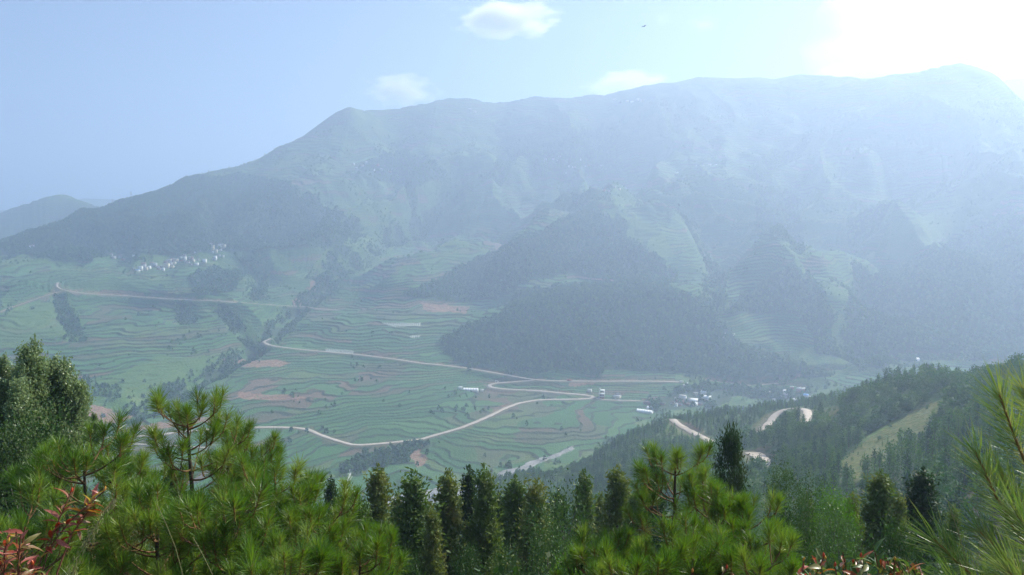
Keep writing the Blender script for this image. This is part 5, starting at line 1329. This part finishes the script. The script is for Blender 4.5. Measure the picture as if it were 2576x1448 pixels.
vehicle(1250, 960, 'white_van', 'white van driving on the loop of the upper hairpin in the valley', 'van', 'car_white', 4.8, 2.0, .2)
vehicle(1432, 958.5, 'small_truck', 'reddish truck on the straight valley road right of the junction', 'truck', 'car_red', 6.0, 2.4, 0)
b = at(1620, 67, 160)
o = thing('bird', 'small dark bird gliding high in the sky right of the top cloud', 'bird', tuple(b), .4)
bv, bf = tube(np.array([(-.30, 0, 0), (-.12, 0, .01), (.05, 0, .02), (.2, 0, .02), (.28, 0, .02)]), [.015, .06, .08, .05, .01], 8); link('body', mesh_np('body', bv, bf, M['feather'], smooth=True), o)
for s in (-1, 1):
    V = [(-.10, s*.05, .03), (.12, s*.05, .03), (.16, s*.4, .12), (-.04, s*.42, .11), (.02, s*.85, .06), (-.06, s*.82, .05)]; V = V + [(a, b_, c - .015) for a, b_, c in V]
    link('wing', mesh_np('wing', V, [np.array([(0,1,2,3),(3,2,4,5),(6,9,8,7),(9,11,10,8),(0,6,7,1),(1,7,8,2),(2,8,10,4),(4,10,11,5),(5,11,9,3),(3,9,6,0)])], M['feather']), o)
link('tail', mesh_np('tail', [(-.28, -.02, 0), (-.28, .02, 0), (-.48, .08, 0), (-.48, -.08, 0), (-.28, -.02, -.01), (-.28, .02, -.01), (-.48, .08, -.01), (-.48, -.08, -.01)], np.array([(0,1,2,3),(4,7,6,5),(0,4,5,1),(1,5,6,2),(2,6,7,3),(3,7,4,0)]), M['feather']), o)

# ------------------------------------------------------------------ clouds, well above and beyond the haze
def cloud_mat(name, dens, seed, thr):
    m = bpy.data.materials.new(name); m.use_nodes = True; t = m.node_tree; t.nodes.clear(); N = t.nodes; Lk = t.links
    tc = N.new('ShaderNodeTexCoord'); ns = N.new('ShaderNodeTexNoise'); ns.noise_dimensions = '4D'; ns.inputs['W'].default_value = seed; ns.inputs['Scale'].default_value = 2.1; ns.inputs['Detail'].default_value = 6; ns.inputs['Roughness'].default_value = .62
    Lk.new(tc.outputs['Object'], ns.inputs['Vector'])
    ln = N.new('ShaderNodeVectorMath'); ln.operation = 'LENGTH'; Lk.new(tc.outputs['Object'], ln.inputs[0])
    def mth(op, a, b=None):
        x = N.new('ShaderNodeMath'); x.operation = op
        for i, q in enumerate((a, b)):
            if q is None: continue
            if isinstance(q, (int, float)): x.inputs[i].default_value = q
            else: Lk.new(q, x.inputs[i])
        return x.outputs[0]
    fall = mth('SUBTRACT', 1.0, ln.outputs['Value'])
    d = mth('ADD', mth('MULTIPLY', fall, 1.0), mth('MULTIPLY', mth('SUBTRACT', ns.outputs[0], .5), 2.2))
    d = mth('MULTIPLY', mth('MAXIMUM', mth('SUBTRACT', d, thr), 0.0), dens)
    d = mth('MINIMUM', d, dens)
    v = N.new('ShaderNodeVolumePrincipled'); v.inputs['Color'].default_value = (1, 1, 1, 1); v.inputs['Anisotropy'].default_value = .45; Lk.new(d, v.inputs['Density'])
    o_ = N.new('ShaderNodeOutputMaterial'); Lk.new(v.outputs[0], o_.inputs['Volume']); return m
import bmesh
bm = bmesh.new(); bmesh.ops.create_icosphere(bm, subdivisions=3, radius=1.0)
def cloud(x, y, w, h, label, dens, seed, thr=.25, r=9000):
    me = bpy.data.meshes.new('cloud'); bm.to_mesh(me); me.materials.append(cloud_mat('cloud_vapour', dens, seed, thr))
    o = bpy.data.objects.new('cloud', me); COL.objects.link(o); p = at(x, y, r); o.location = tuple(p); o.rotation_euler = (0, 0, math.atan2(-p[0], p[1]))
    k = r / F / 2; o.scale = (w * k, w * k * .6, h * k); tag(o, label, 'cloud')
cloud(1270, 48, 330, 120, 'largest small puffy cloud at the top centre', .022, 1.3)
cloud(1010, 228, 230, 100, 'faint pinkish puffy cloud above the left shoulder of the ridge', .015, 4.1)
cloud(1575, 212, 270, 80, 'low cloud bank resting on the centre of the skyline', .016, 7.7)
cloud(1665, 48, 60, 50, 'tiny wisp of cloud right of the top cloud, left one of two', .003, 9.2)
cloud(1770, 62, 100, 60, 'tiny wisp of cloud, right one of two in the upper middle', .003, 12.4)
cloud(2105, 185, 110, 60, 'small bright cloud just left of the peak skyline', .02, 15.0)
cloud(2480, 70, 760, 380, 'huge blinding white cloud bank filling the top right corner', .0018, 18.6, -.05)
bm.free()
